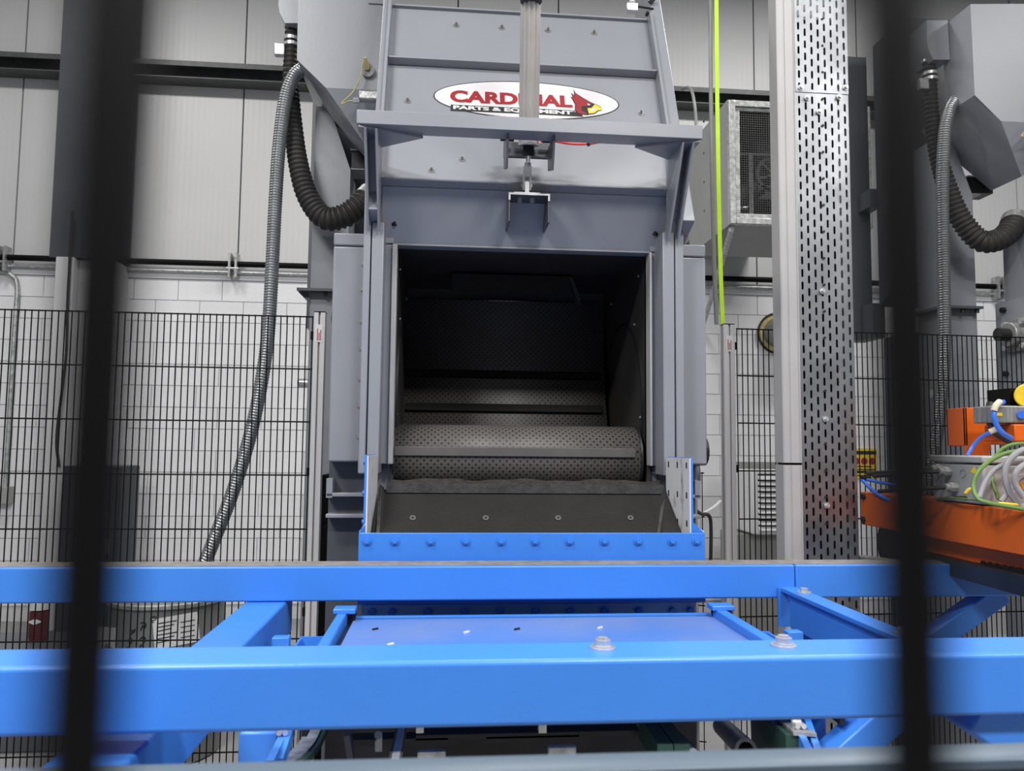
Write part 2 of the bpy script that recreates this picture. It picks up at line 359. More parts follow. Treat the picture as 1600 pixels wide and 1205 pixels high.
# short return panels running back beside the machine
xs = X(507, 700, 3.0)
fence('short black wire fence return beside the left aluminium post', xs, xs+.02, 2.98, 3.6, Z(507, 742, 2.98), .08)
xs2 = X(1118, 760, 3.2)
fence('short black wire fence return beside the right aluminium post', xs2-.12, xs2+.02, 3.45, 3.4, Z(1112, 738, 3.4), .08)
# the fence the picture is taken through
NY = .042
nl, nr = X(152, 600, NY), X(1416, 600, NY); npitch = nr-nl
fence('black wire fence close up in front, blurred dark bars', nl-22*npitch, nl+24.02*npitch, NY, NY, 2.15, .08, pitch=npitch, r=.0020, nseg=20, rows=[EYE.z+.34-.2*i+.2*0 for i in range(8) if abs(EYE.z+.34-.2*i-EYE.z) > .05]+[2.146])

def tslot(name, label, px0, px1, pyt, Y, w=.04, group=None):
    """square aluminium profile post with a groove on each side"""
    x0 = X(px0, pyt, Y); z1 = Z(px0, pyt, Y); h = w/2; g_, dp = .004, .009
    base = [(-h, -h), (-g_, -h), (-g_, -h+.003), (-g_*2, -h+.003), (-g_*2, -h+dp), (g_*2, -h+dp), (g_*2, -h+.003), (g_, -h+.003), (g_, -h)]
    pts = []
    for k in range(4):
        a = k*math.pi/2; ca, sa = round(math.cos(a)), round(math.sin(a)); pts += [(x*ca-y*sa, x*sa+y*ca) for x, y in base]
    cx, cy = x0+h, Y+h
    t = thing(name, (cx, cy, 0), label, 'post', 'aluminium fence posts')
    obj('profile', MB().prism([(cx+p[0], cy+p[1]) for p in pts], 'z', .01, z1), 'alu', t)
    obj('end_cap', MB().box((cx-h, cy-h, z1), (cx+h, cy+h, z1+.004)), 'black', t)
    obj('foot_plate', MB().box((cx-.06, cy-.06, 0), (cx+.06, cy+.06, .01)), 'steel', t)
    zs = z1-.055
    obj('sticker', MB().box((cx-h*.62, Y-.0012, zs-.055), (cx+h*.62, Y-.0002, zs+.01)), 'paper', t)
    for i, (dx, l) in enumerate(((-.006, .045), (0, .03), (.006, .04))):
        obj('print', MB().box((cx+dx-.0016, Y-.0016, zs-.05), (cx+dx+.0016, Y-.0011, zs-.05+l)), 'decalred', t)
    for zz in (z1-.1, z1-.6, z1-1.1):
        obj('fence_clip', MB().box((cx+(h if px0 > 800 else -h-.012), cy-.012, zz), (cx+(h+.012 if px0 > 800 else -h), cy+.012, zz+.03)), 'black', t)
    return t
tslot('fence_post', 'aluminium fence post left of the machine, at the end of the left fence', 491, 513, 488, 2.86)
tslot('fence_post', 'aluminium fence post right of the machine, below the lime green strip', 1131, 1150, 507, 3.02, .045)

# ================================================================== THE BLAST MACHINE
YP = 2.50                                             # front of the posts
pL0, pL1, pL2 = X(565, 500, YP), X(577.5, 500, YP), X(597, 500, YP)
pR2, pR1, pR0 = X(1036, 500, YP), X(1054.5, 500, YP), X(1069, 500, YP)
cL, cR = X(519, 500, 2.6), X(1101, 500, 2.6)          # outer faces of the side covers
iL, iR = X(618, 560, 2.62), X(1012, 560, 2.62)        # chamber inside faces
YB = 3.36                                             # chamber back
mz = lambda py, Y: Z(820, py, Y)
zsill = mz(735, 2.62); zhead = mz(392, 2.64); ztopc = Z(540, 366, 2.6)
mach = thing('blast_machine', ((cL+cR)/2, 3.0, 0), 'big grey tumble blast machine with open chamber and logo oval on its raised door', 'machine', 'grey blast machines')
# cabinet walls around the chamber
sideL = obj('cabinet_side', MB().box((cL+.012, 2.66, 0), (iL-.012, YB+.06, ztopc-.012)), 'paint', mach)
sideR = obj('cabinet_side', MB().box((iR+.012, 2.66, 0), (cR-.012, YB+.06, ztopc-.012)), 'paint', mach)
obj('cabinet_back', MB().box((iL-.012, YB+.012, 0), (iR+.012, YB+.06, ztopc)), 'paint', mach)
obj('cabinet_roof', MB().box((iL-.012, 2.66, zhead+.012), (iR+.012, YB+.012, zhead+.06)), 'paint', mach)
obj('light_stop_plate', MB().box((pL2, 2.648, zhead-.002), (pR2, 2.66, zhead+.34)), 'paint', mach)  # unseen plate added behind the door lip to stop a light leak
obj('cabinet_base', MB().box((iL-.012, 2.72, 0), (iR+.012, YB+.012, zsill-.34)), 'paint_dark_shaded', mach)  # machine grey, darkened in colour for the shade below the covers
ch = obj('chamber_lining', MB().box((iL-.012, 2.64, zsill-.33), (iL, YB, zhead)).box((iR, 2.64, zsill-.33), (iR+.012, YB, zhead))
         .box((iL, YB, zsill-.33), (iR, YB+.012, zhead)).box((iL-.012, 2.64, zhead), (iR+.012, YB+.012, zhead+.012)), 'inner', mach)
for xw, sgn in ((iL, 1), (iR, -1)):
    cz_ = EYE.z+.14; cy_ = 3.02
    obj('end_disc', MB().ring((xw, cy_, cz_), (xw+sgn*.006, cy_, cz_), .345, .335, 48), 'dark', ch)
    for yy, zz in ((2.74, .62), (2.80, .45), (2.72, .30), (2.72, .10), (2.78, -.02), (3.2, .60)):
        obj('stud', MB().cyl((xw, yy, EYE.z+zz), (xw+sgn*.005, yy, EYE.z+zz), .004, 6), 'steel', ch)
# deflector under the chamber roof
dz0, dz1 = mz(460, 3.0), mz(432, 3.0)
dx0, dx1 = X(706, 445, 3.0), X(891, 445, 3.0)
dfl = obj('deflector', MB().prism([(2.98, dz0), (2.99, dz0), (3.14, dz1+.02), (3.14, dz1+.035), (2.98, dz1+.0)], 'x', dx0, dx1), 'rubber', mach)
obj('deflector_end', MB().bar((dx1, 3.0, dz1-.01), (dx1+.03, 2.97, dz0-.035), .012, .05, (0, 1, 0)), 'rubber_edge', dfl)
# tumbling belt: round the front roller, down the trough and up the back
rc = (2.74, mz(667, 2.74)-.112); rr = .112
prof = []
for k in range(0, 25):
    a = math.radians(250-k*(250-60)/24); prof.append((rc[0]+rr*math.cos(a), rc[1]+rr*math.sin(a)))
back = [(prof[-1][0], prof[-1][1]-rc[1]-rr)]+[(2.88, -.06), (2.96, -.14), (3.05, -.16), (3.13, -.11), (3.19, 0.0), (3.235, .12), (3.27, .26), (3.30, .40), (3.315, .56)]
for p in curve_pts([(0, a_, b_) for a_, b_ in back], .02)[1:]: prof.append((p.y, rc[1]+rr+p.z))
bx0, bx1 = X(614, 705, 2.63), X(1003, 705, 2.63)
def belt(name, prof, x0, x1, mm, parent):
    vs = []; fs = []; uvs = []; s = 0
    for i, p in enumerate(prof):
        if i: s += math.dist(p, prof[i-1])
        vs += [(x0, *p), (x1, *p)]; uvs += [(0, s), (x1-x0, s)]
        if i: fs.append((2*i-2, 2*i-1, 2*i+1, 2*i))
    mb = MB(); mb.v = [Vector(v) for v in vs]; mb.f = fs
    o = obj(name, mb, mm, parent); me = o.data; ul = me.uv_layers.new(name='UVMap')
    for lp in me.loops: ul.data[lp.index].uv = uvs[lp.vertex_index]
    so = o.modifiers.new('thickness', 'SOLIDIFY'); so.thickness = .008; so.offset = 0
    return o
bl = belt('tumbling_belt', prof, bx0, bx1, 'belt', mach)
def on_roll(deg, dr): a = math.radians(deg); return (rc[0]+(rr+dr)*math.cos(a), rc[1]+(rr+dr)*math.sin(a))
for deg, xe in ((170, X(992, 705, 2.63)),):
    pts = [on_roll(deg+7, .003), on_roll(deg+7, .012), on_roll(deg-8, .016), on_roll(deg-10, .003)]
    obj('flight_bar', MB().prism(pts, 'x', bx0+.004, xe), 'flight', bl, bevel=.003)
for (ya, za), (yb, zb) in (((3.225, .10), (3.21, .075)), ((3.262, .245), (3.25, .22))):
    obj('flight_bar', MB().prism([(ya+.01, rc[1]+rr+za+.01), (ya-.012, rc[1]+rr+za), (yb-.014, rc[1]+rr+zb), (yb, rc[1]+rr+zb-.005)], 'x', bx0+.01, bx1-.02), 'rubber', bl)
obj('roller', MB().cyl((bx0+.006, rc[0], rc[1]), (bx1-.006, rc[0], rc[1]), rr-.012, 32), 'dark', bl)
obj('roller_ring', MB().ring((bx1-.004, rc[0], rc[1]), (bx1+.004, rc[0], rc[1]), rr+.006, rr-.02, 32), 'dark', bl)
# opening edge strips and the recessed jamb plates
for a, b, sgn in ((X(609.5, 560, 2.60), iL, 1), (X(1018, 560, 2.6), iR, -1)):
    zb = mz(727, 2.6)
    obj('edge_strip', MB().box((a, 2.585, zb), (b, 2.66, zhead-.004)), 'trim', mach, bevel=.003)
zjb = mz(726, 2.6)
for a, b in ((pL2, X(609.5, 560, 2.60)), (X(1018, 560, 2.6), pR2)):
    obj('jamb_plate', MB().box((a-.004, 2.60, zjb), (b+.004, 2.65, ztopc+.02)), 'paint', mach)
obj('head_strip', MB().box((pL2, 2.60, zhead-.004), (pR2, 2.64, zhead+.002)), 'paint', mach)
# posts: an outer and an inner channel each side
zpt = Z(572, 349, YP); zpi = Z(590, 347, YP); zpb = mz(742, YP)
for a, b, zt in ((pL0, pL1-.003, zpt+.3), (pL1+.001, pL2, zpi), (pR1+.003, pR0, zpt+.3), (pR2, pR1-.001, zpi)):
    obj('post', MB().box((a, YP, zpb), (b, 2.66, zt)), 'paint', mach, bevel=.003)
# side covers with a cap seam and bolts
boltP = bolt_mesh('bolt', .0055, .007, M['bare'])
for a, b, pcs in ((cL, pL0+.01, (412, 452, 502, 544, 592, 634, 682)), (pR0-.004, cR, ())):
    zb = mz(724, 2.6)
    cv = obj('side_cover', MB().box((a, 2.585, zb), (b, 2.66, ztopc-.045)), 'paint', mach, bevel=.006)
    obj('cover_cap', MB().box((a, 2.583, ztopc-.043), (b, 2.66, ztopc)), 'paint', mach, bevel=.005)
    for py in pcs: inst('bolt', boltP, (pL0-.010, 2.585, Z(560, py, 2.585)), mach)
obj('post_tongue', MB().box((pL0-.008, 2.56, Z(566, 741, 2.56)), (pL0+.03, 2.584, Z(566, 705, 2.56))), 'paint', mach, bevel=.01)
# skirts and ledges below the covers
for a, b, s_ in ((X(514, 760, 2.66), pL0+.05, 1), (pR0-.05, X(1086, 760, 2.66), -1)):
    obj('skirt', MB().box((a, 2.655, .3), (b, 2.66, zpb+.06)), 'paint_dark_shaded', mach)  # skirt and base leg: machine grey, recess shade put into the colour
    for py in (770, 803):
        z = Z(540, py, 2.62); obj('ledge', MB().box((a, 2.60, z-.012), (b, 2.66, z)), 'paint', mach, bevel=.002)
    obj('ledge_upright', MB().box(((a if s_ > 0 else b-.02), 2.6, Z(540, 778, 2.6)), ((a+.02 if s_ > 0 else b), 2.65, Z(540, 748, 2.6))), 'paint', mach)
    obj('base_leg', MB().box((a, 2.7, 0), (b, 2.9, .32)), 'paint_dark_shaded', mach)

# ---- the raised door on its sloping track
NP = U(820, 300, 2.52); TP = U(820, 12, 2.86)
TP.x = NP.x
ET = (TP-NP).normalized(); EN = Vector((0, -ET.z, ET.y))      # outward (towards the viewer)
if EN.y > 0: EN = -EN
def DL(px, py, n=0): p = UP_(px, py, NP+EN*n, EN); return p.x, (p-NP).dot(ET)
def DW(s, t, n): return Vector((s, NP.y, NP.z))+ET*t+EN*n
def dslab(mb, pts, n0, n1): return mb.slab([DW(s, t, n0) for s, t in pts], EN*(n1-n0))
dL, dR = DL(603, 200)[0]-.006, DL(1035, 200)[0]
tTop = DL(820, 22)[1]
door = obj('door', dslab(MB(), [(dL, 0), (dR, 0), (dR, tTop), (dL, tTop)], -.012, 0), 'paint', mach)
# lower, inward-leaning lip of the door
lipB = Vector((0, 2.612, mz(390, 2.612))); nose = DW(0, 0, 0)
lv = lipB-Vector((0, nose.y, nose.z)); lv.x = 0
ln = Vector((0, -abs(lv.z), -abs(lv.y))).normalized()
dr_ = dR-.012
obj('door_lip', MB().slab([(dL+.006, nose.y, nose.z), (dr_, nose.y, nose.z), Vector((dr_, nose.y, nose.z))+lv, Vector((dL+.006, nose.y, nose.z))+lv], -ln*.012), 'paint', door)
def rib(t, h, d):
    obj('rib', dslab(MB(), [(dL, t), (dR, t), (dR, t+h), (dL, t+h)], 0, d), 'paint', door, bevel=.002)
rib(DL(820, 112)[1], .008, .035)
rib(DL(820, 299)[1], .008, .035)
# side flanges following both faces
for s in (dL-.010, dR):
    o = MB(); dslab(o, [(s, -.01), (s+.010, -.01), (s+.010, tTop), (s, tTop)], -.03, .045)
    q = [DW(s, 0, .045), DW(s, 0, -.03), Vector((s, nose.y+.03, nose.z))+lv*1.0, Vector((s, nose.y-.03, nose.z))+lv*.92]
    o.slab(q, (.010, 0, 0)); obj('side_flange', o, 'paint', door)
obj('top_flange', dslab(MB(), [(dL, tTop-.008), (dR, tTop-.008), (dR, tTop), (dL, tTop)], -.03, .012), 'paint', door)
# studs with washers
bd = mesh('door_bolt', MB().cyl((0, 0, 0), EN*.002, .0115, 14).cyl(EN*.002, EN*.009, .0065, 6).cyl(EN*.009, EN*.017, .0035, 8), 'bare')
for px, py in ((713, 40), (784, 44), (856, 48), (928, 52), (637, 158), (1001, 177), (722, 249), (674, 266)):
    s, t = DL(px, py); inst('door_bolt', bd, DW(s, t, 0), door)
obj('lip_latch', MB().cyl(Vector((dL+.02, 2.60, Z(604, 352, 2.6))), Vector((dL+.05, 2.575, Z(604, 352, 2.6))), .008, 8), 'dark', door)
obj('lip_latch', MB().cyl(Vector((dR-.05, 2.575, Z(1034, 368, 2.6))), Vector((dR-.02, 2.60, Z(1034, 368, 2.6))), .008, 8), 'dark', door)
# sloping track rails either side
for a, b in ((DL(589, 160, .02)[0]-.002, DL(604, 160, .02)[0]-.004), (dR+.013, dR+.013+.042)):
    o = MB(); dslab(o, [(a, -.12), (b, -.12), (b, tTop+.5), (a, tTop+.5)], -.05, .03)
    obj('track_rail', o, 'paint', mach, bevel=.003)
    o = MB(); dslab(o, [(a-.0, -.12), (b, -.12), (b, tTop+.5), (a, tTop+.5)], -.16, -.051); obj('track_web', o, 'paint', mach)
# wall of the cabinet behind the track
obj('cabinet_neck', dslab(MB(), [(dL-.05, .2), (dR+.05, .2), (dR+.05, tTop-.06), (dL-.05, tTop-.06)], -.32, -.17), 'paint', mach)

# ---- logo oval
ea = DL(677, 155); eb = DL(967, 160); ec = DL(822, 129)
cs = (ea[0]+eb[0])/2; rs = (eb[0]-ea[0])/2; rt = .092; ct = DL(822, 128)[1]-rt
def ell(k, n0, n1, mb): return dslab(mb, [(cs+k[0]*math.cos(a), ct+k[1]*math.sin(a)) for a in [2*math.pi*i/72 for i in range(72)]], n0, n1)
dec = obj('logo_oval', ell((rs, rt), 0.0002, .0010, MB()), 'ink', mach)
obj('oval_face', ell((rs-.0045, rt-.0045), .0010, .0015, MB()), 'decalwhite', dec)
def LP(px, py): return DL(px, py)
def lettering(name, body, m, p0, p1, h, bold, n, shear=0):
    a = LP(*p0); b = LP(*p1)
    return text_obj(name, body, m, dec, lambda x, y, e: DW(a[0]+x, a[1]+y, n), h, b[0]-a[0], bold, shear=shear)
tb = LP(704, 159)[1]; tt = LP(704, 141)[1]
lettering('lettering', 'CARDINAL', 'decalred', (703, 160), (894, 160), (tt-tb)*1.06, .05, .0019)
a = LP(704, 173); b = LP(906, 173); hb = .028
ban = dslab(MB(), [(a[0], a[1]-.001), (b[0]+.01, a[1]-.001), (b[0]+.0, a[1]+hb), (a[0], a[1]+hb)], .0015, .0019)
obj('banner', ban, 'ink', dec)
lettering('lettering', 'PARTS & EQUIPMENT', 'decalwhite', (708, 172), (894, 172), hb*.74, .045, .0023)
lettering('lettering', 'LLC', 'decalwhite', (895, 175.5), (905, 175.5), .0085, .0, .0023)
lettering('lettering', '847-468-8960', 'decalred', (752, 189), (896, 189), .026, .02, .0019)
def dpoly(name, pix, m, n):
    base_s, base_t = LP(822, 160)
    obj(name, dslab(MB(), [LP(*p) for p in pix], n, n+.0004), m, dec)
def lg(pts): return [(660+x/5, 110+y/5) for x, y in pts]
dpoly('crest_outline', lg([(1180, 150), (1196, 180), (1250, 215), (1310, 250), (1345, 265), (1392, 285), (1401, 318), (1375, 322), (1345, 344), (1300, 350), (1285, 354), (1215, 345), (1190, 318), (1192, 270), (1172, 235), (1156, 208), (1172, 215), (1160, 176), (1185, 200)]), 'ink', .0019)
dpoly('crest_feathers', lg([(1184, 162), (1196, 186), (1250, 220), (1308, 255), (1340, 270), (1300, 262), (1288, 282), (1240, 285), (1245, 320), (1285, 340), (1280, 350), (1222, 340), (1197, 315), (1200, 268), (1180, 236), (1166, 214), (1182, 224), (1168, 190), (1192, 212)]), 'decalred', .0024)
dpoly('crest_beak', lg([(1345, 270), (1390, 290), (1398, 316), (1372, 316), (1340, 338), (1300, 342), (1288, 300), (1320, 298)]), 'yellow', .0024)
dpoly('crest_beak_gap', lg([(1312, 308), (1345, 300), (1368, 306), (1335, 322), (1312, 328)]), 'decalwhite', .0029)
dpoly('crest_eye', lg([(1288, 262), (1312, 270), (1304, 280), (1290, 276)]), 'decalwhite', .0029)

# ---- crossbar with brackets
YC = 2.31
zb0 = Z(830, 206, YC); zb1 = Z(830, 183.5, YC); xb0, xb1 = X(557, 185, YC), X(1098, 205, YC)
zb0 = Z(830, 205, YC)
cb = obj('crossbar', MB().prism([(YC, zb0), (YC+.075, zb0), (YC+.075, zb0+.01), (YC+.01, zb0+.01), (YC+.01, zb1), (YC, zb1)], 'x', xb0, xb1), 'paint', mach, bevel=.002)
for x, sg in ((xb0, 1), (xb1, -1)):
    obj('gusset', MB().prism([(x+sg*.006, YC+.004), (x+sg*.20, YC+.072), (x+sg*.20, YC+.075), (x+sg*.05, YC+.175), (x+sg*.01, YC+.175)], 'z', zb0-.008, zb0-.001), 'paint', mach)
    xa = x+sg*.025 if sg > 0 else x-.025
    for q in (0, .034):
        xx = xa+sg*q
        obj('bracket_plate', MB().prism([(YC+.01, zb0-.008), (YC+.19, zb0-.008), (YP+.004, zpt+.02), (YP-.012, zpt-.03)], 'x', xx-.004, xx+.004), 'paint', mach, bevel=.002)
    obj('bracket_web', MB().prism([(YC+.10, zb0-.008), (YC+.108, zb0-.008), (YP+.004, zpt+.05), (YP-.004, zpt+.05)], 'x', min(xa, xa+sg*.034), max(xa, xa+sg*.034)), 'paint', mach)
# ---- door cylinder
pt = Vector((X(826, 217, 2.425), 2.425, Z(826, 217, 2.425)))     # trunnion
pc = U(823, 291, 2.475)
ax = (pt-pc).normalized()
ptop = U(830, -60, 2.30)
axb = (ptop-pt).normalized()
cyl = obj('door_cylinder', MB().cyl(pt+axb*.02, ptop, .0275, 12), 'chrome', mach)
for k in range(12):
    a = 2*math.pi*(k+.5)/12; u = axb.cross(Vector((1, 0, 0))).normalized(); w = axb.cross(u)
    q = u*(math.cos(a)*.0265)+w*(math.sin(a)*.0265)
    obj('barrel_flute', MB().cyl(pt+axb*.02+q, ptop+q, .0066, 10), 'chrome', cyl)
obj('cylinder_head', MB().cyl(pt-axb*.022, pt+axb*.022, .034, 24), 'steel', cyl)
obj('head_band', MB().cyl(U(830, 2, 2.3), U(830, -2, 2.3), .0345, 24), 'dark', cyl)
obj('gland_nut', MB().cyl(pt-axb*.055, pt-axb*.024, .020, 6), 'dark', cyl)
obj('piston_rod', MB().cyl(pc+ax*.06, pt-axb*.05, .0075, 12), 'chrome', cyl)
cl = MB().cyl(pc+ax*.075, pc+ax*.062, .012, 6).bar(pc+ax*.064, pc+ax*.035, .026, .022, (0, 1, 0))
for sx in (-.011, .011): cl.bar(pc+ax*.04+Vector((sx, 0, 0)), pc-ax*.012+Vector((sx, 0, 0)), .006, .022, (0, 1, 0))
cl.cyl(pc-Vector((.018, 0, 0)), pc+Vector((.018, 0, 0)), .006, 10)
obj('clevis', cl, 'steel', cyl)
# trunnion mount under the crossbar
tm0, tm1 = X(791, 215, 2.36), X(866, 222, 2.36)
zt0 = pt.z
for x in (tm0, tm1-.007):
    obj('mount_plate', MB().prism([(YC+.02, zb0+.005), (YC+.04, zb0-.06), (YC+.06, zb0-.10), (YC+.15, zb0-.07), (YC+.15, zb0+.005)], 'x', x, x+.007), 'paint_dark_shaded', mach)
obj('mount_web', MB().box((tm0, YC+.165, zt0-.045), (tm1, YC+.172, zb0+.03)), 'paint_dark_shaded', mach)
obj('mount_shelf', MB().box((tm0+.007, YC+.150, zt0-.045), (tm1-.007, YC+.17, zt0-.020)), 'paint_dark_shaded', mach)
for a, b in ((tm0-.014, tm0+.03), (tm1-.03, tm1+.012)):
    obj('trunnion_pin', MB().cyl((a, 2.425, zt0), (b, 2.425, zt0), .011, 10), 'dark', mach)
# bracket the cylinder pulls on
bx_0, bx_1 = X(794, 310, 2.47), X(858, 318, 2.47); bz = Z(825, 305, 2.47); th = .006
obj('pull_bracket', MB().box((bx_0, 2.45, bz-.006), (bx_1, 2.56, bz)).box((bx_0, 2.455, bz-.095), (bx_0+th, 2.58, bz)).box((bx_1-th, 2.455, bz-.095), (bx_1, 2.58, bz)), 'paint_dark_shaded', mach, bevel=.002)
obj('bracket_lip', MB().box((bx_0, 2.449, bz-.006), (bx_1, 2.4499, bz)).box((bx_0, 2.4495, bz-.024), (bx_0+th, 2.4545, bz-.004)).box((bx_1-th, 2.4495, bz-.024), (bx_1, 2.4545, bz-.004)), 'steel', mach)
obj('bracket_pad', MB().box((X(803, 302, 2.46), 2.455, bz), (X(844, 302, 2.46), 2.52, bz+.005)), 'steel', mach)
obj('bracket_eye', MB().box((pc.x-.007, 2.463, bz+.005), (pc.x+.007, 2.487, pc.z+.012)), 'steel', mach)
for px in (812, 832): obj('bracket_bolt', MB().cyl((X(px, 312, 2.48), 2.485, bz-.006), (X(px, 312, 2.48), 2.485, bz-.02), .008, 6), 'steel', mach)
# red air tube and cable tie
rt_ = obj('air_tube', MB().tube(curve_pts([U(846, 216, 2.40), U(851, 218, 2.39), U(868, 221, 2.41), U(893, 225, 2.42), U(920, 225, 2.41), U(950, 220, 2.39), U(985, 217, 2.37)], .012), .0035, 8), 'redtube', mach)
obj('air_tube', MB().tube(curve_pts([U(845, 210, 2.40), U(850, 215, 2.39), U(845, 222, 2.40)], .006), .003, 8), 'redtube', mach)
obj('cable_tie', MB().cyl(U(919, 223, 2.405), U(920, 228, 2.405), .005, 8), 'black', mach)
# limit switch at the top of the door
q = DW(*DL(985, 24), .03)
ls = obj('limit_switch', MB().box(q+Vector((-.022, -.01, -.012)), q+Vector((.022, .02, .02))).cyl(q+Vector((0, 0, .02)), q+Vector((0, 0, .05)), .012, 10), 'steel', mach, bevel=.003)
obj('switch_lever', MB().cyl(q+Vector((.02, 0, .01)), q+Vector((.085, .0, .004)), .004, 8), 'dark', ls)
obj('switch_roller', MB().cyl(q+Vector((0, 0, .05)), q+Vector((0, -.005, .066)), .006, 10), 'dark', ls)
obj('switch_bracket', MB().box(q+Vector((.06, 0, -.01)), q+Vector((.09, .03, .0))).cyl(q+Vector((.07, 0, .03)), q+Vector((.09, 0, .05)), .009, 8), 'dark', ls)

# ---- abrasive hopper, feed leg and rear housing on the left shoulder
YH = 3.15
def HP(px, py, Y=YH): p = U(px, py, Y); return (p.x, p.z)
f = [HP(467, -60), HP(464, 93), HP(509, 137), HP(592, 141), HP(600, 60), HP(600, -60)]
hop = MB(); fr = [(p[0], YH, p[1]) for p in f]
YHB = YH+.20
hop.add(fr+[(p[0], YHB, p[1]) for p in f], [tuple(range(6)), tuple(range(11, 5, -1))]+[(i, i+6, (i+1) % 6+6, (i+1) % 6) for i in range(6)])
hp = obj('hopper', hop, 'paint', mach)
# funnel below the hopper: pyramid to a small outlet
b0, b1, b2 = Vector((f[1][0], YH+.02, f[1][1])), Vector((f[2][0], YH, f[2][1])), Vector((f[3][0], YH, f[3][1]))
o0 = U(575, 232, YH+.10); o1 = U(592, 218, YH+.08)
fu = MB().add([b1, b2, (b2.x, YHB+.2, b2.z), (b0.x, YHB+.2, b0.z), b0, U(520, 185, YH+.12), o0, o1, (o1.x, YHB+.1, o1.z), (o0.x, YHB+.1, o0.z)],
              [(0, 1, 7, 6), (4, 0, 6, 5), (4, 5, 9, 3), (5, 6, 9), (1, 2, 8, 7), (2, 3, 9, 8), (6, 7, 8, 9), (0, 4, 3, 2, 1)])
obj('funnel', fu, 'paint', hp)
prb = U(575, 111, YH)
pr = obj('level_probe', MB().cyl(prb, prb+Vector((0, -.02, -.004)), .028, 24), 'bare', hp)
obj('probe_tip', MB().cyl(prb+Vector((0, -.02, 0)), prb+Vector((-.008, -.055, .03)), .012, 10, .007), 'foam', hp)
s2 = U(575, 155, YH)
obj('sensor', MB().box((X(562, 155, YH), YH-.055, Z(575, 164, YH)), (X(596, 155, YH), YH-.015, Z(575, 150, YH))), 'galvrough', hp, bevel=.006)
obj('sensor_nut', MB().cyl(U(552, 157, YH-.035), U(562, 157, YH-.035), .012, 6), 'steel', hp)
obj('sensor_wire', MB().tube(curve_pts([prb+Vector((-.008, -.05, .035)), U(566, 103, YH-.04), U(563, 120, YH-.04), U(552, 143, YH-.03), U(533, 162, YH-.03), U(545, 158, YH-.035), U(554, 157, YH-.035)], .01), .0028, 6), 'foam', hp)
obj('access_tab', MB().box((X(576, 3, YH), YH-.006, Z(576, 6, YH)), (X(600, 3, YH), YH, Z(576, -20, YH))), 'paint', hp)
# inlet box feeding the black hose
ib = MB().prism([HP(437, -30, 3.30), HP(435, 8, 3.30), HP(437, 20, 3.30), HP(445, 36, 3.30), HP(475, 36, 3.30), HP(475, -30, 3.30)], 'y', 3.30, 3.44)
obj('inlet_box', ib, 'paint', mach)
# vertical leg
lx0, lx1 = X(491, 250, 3.45), X(548, 250, 3.45)
zk = Z(548, 212, 3.45)
leg = MB().prism([(lx0, .0), (lx1, 0), (lx1, zk-.16), (lx0+.06, zk+.13), (lx0, zk+.13)], 'y', 3.45, 3.66)
lg_ = obj('feed_leg', leg, 'paint', mach)
zf1 = Z(490, 450, 3.4)
obj('leg_flange', MB().box((lx0-.05, 3.40, zf1-.012), (lx1, 3.68, zf1)).prism([(lx0-.05, zf1-.012), (lx0, zf1-.012), (lx0, zf1-.06)], 'y', 3.44, 3.445), 'paint_dark_shaded', lg_)
for k in (.0, .06): obj('flange_bolt', MB().cyl((lx0+.07+k*1.2, 3.42, zf1-.012), (lx0+.07+k*1.2, 3.42, zf1-.03), .01, 6), 'dark', lg_)
for py in (233, 263): obj('leg_shelf', MB().box((lx1-.005, 3.47, Z(560, py, 3.47)-.006), (lx1+.06, 3.6, Z(560, py, 3.47))), 'paint', lg_)
obj('leg_bracket', MB().box((lx1, 3.48, Z(560, 261, 3.47)), (lx1+.13, 3.58, Z(560, 235, 3.47))), 'dark', lg_)
obj('side_pipe', MB().cyl((lx0-.05, 3.50, Z(485, 599, 3.5)), (lx0+.0, 3.50, Z(485, 599, 3.5)), .02, 14), 'steel', lg_)
# rear housing behind (seen from the side on the neighbouring machine)
hl = f[1][0]
zfun = Z(1340, 322, 4.0)
obj('rear_housing', MB().prism([(3.68, Z(460, 5, 3.4)-.9), (3.68, 3.9), (3.98, 3.9), (3.98, 2.42), (3.75, 2.55)], 'x', hl+.02, hl+.30), 'paint_dark_shaded', mach)  # rear parts: machine grey with their shade put into a darker colour
obj('rear_duct', MB().box((hl-.10, 4.10, 2.25), (hl+.05, 4.2, 3.9)), 'paint_dark_shaded', mach)
obj('duct_tie', MB().box((hl-.02, 3.98, 2.98), (hl+.05, 4.10, 3.08)), 'paint_dark_shaded', mach)
obj('duct_tie', MB().box((hl-.02, 3.98, 2.25), (hl+.05, 4.10, 2.44)), 'paint_dark_shaded', mach)
obj('rear_leg', MB().box((hl+.02, 3.70, 0), (hl+.30, 3.95, 2.24)), 'paint_dark_shaded', mach)
hbx = -.319; zhb = Z(1590, 330, 3.24)
hb = obj('hose_box', MB().box((hbx, 3.24, ztopc-.02), (hbx+.2, 3.42, zhb)), 'paint', mach, bevel=.002)
obj('hose_spigot', MB().ring(U(572, 314, 3.30), U(581, 305, 3.315), .060, .045, 24), 'bare', hb)
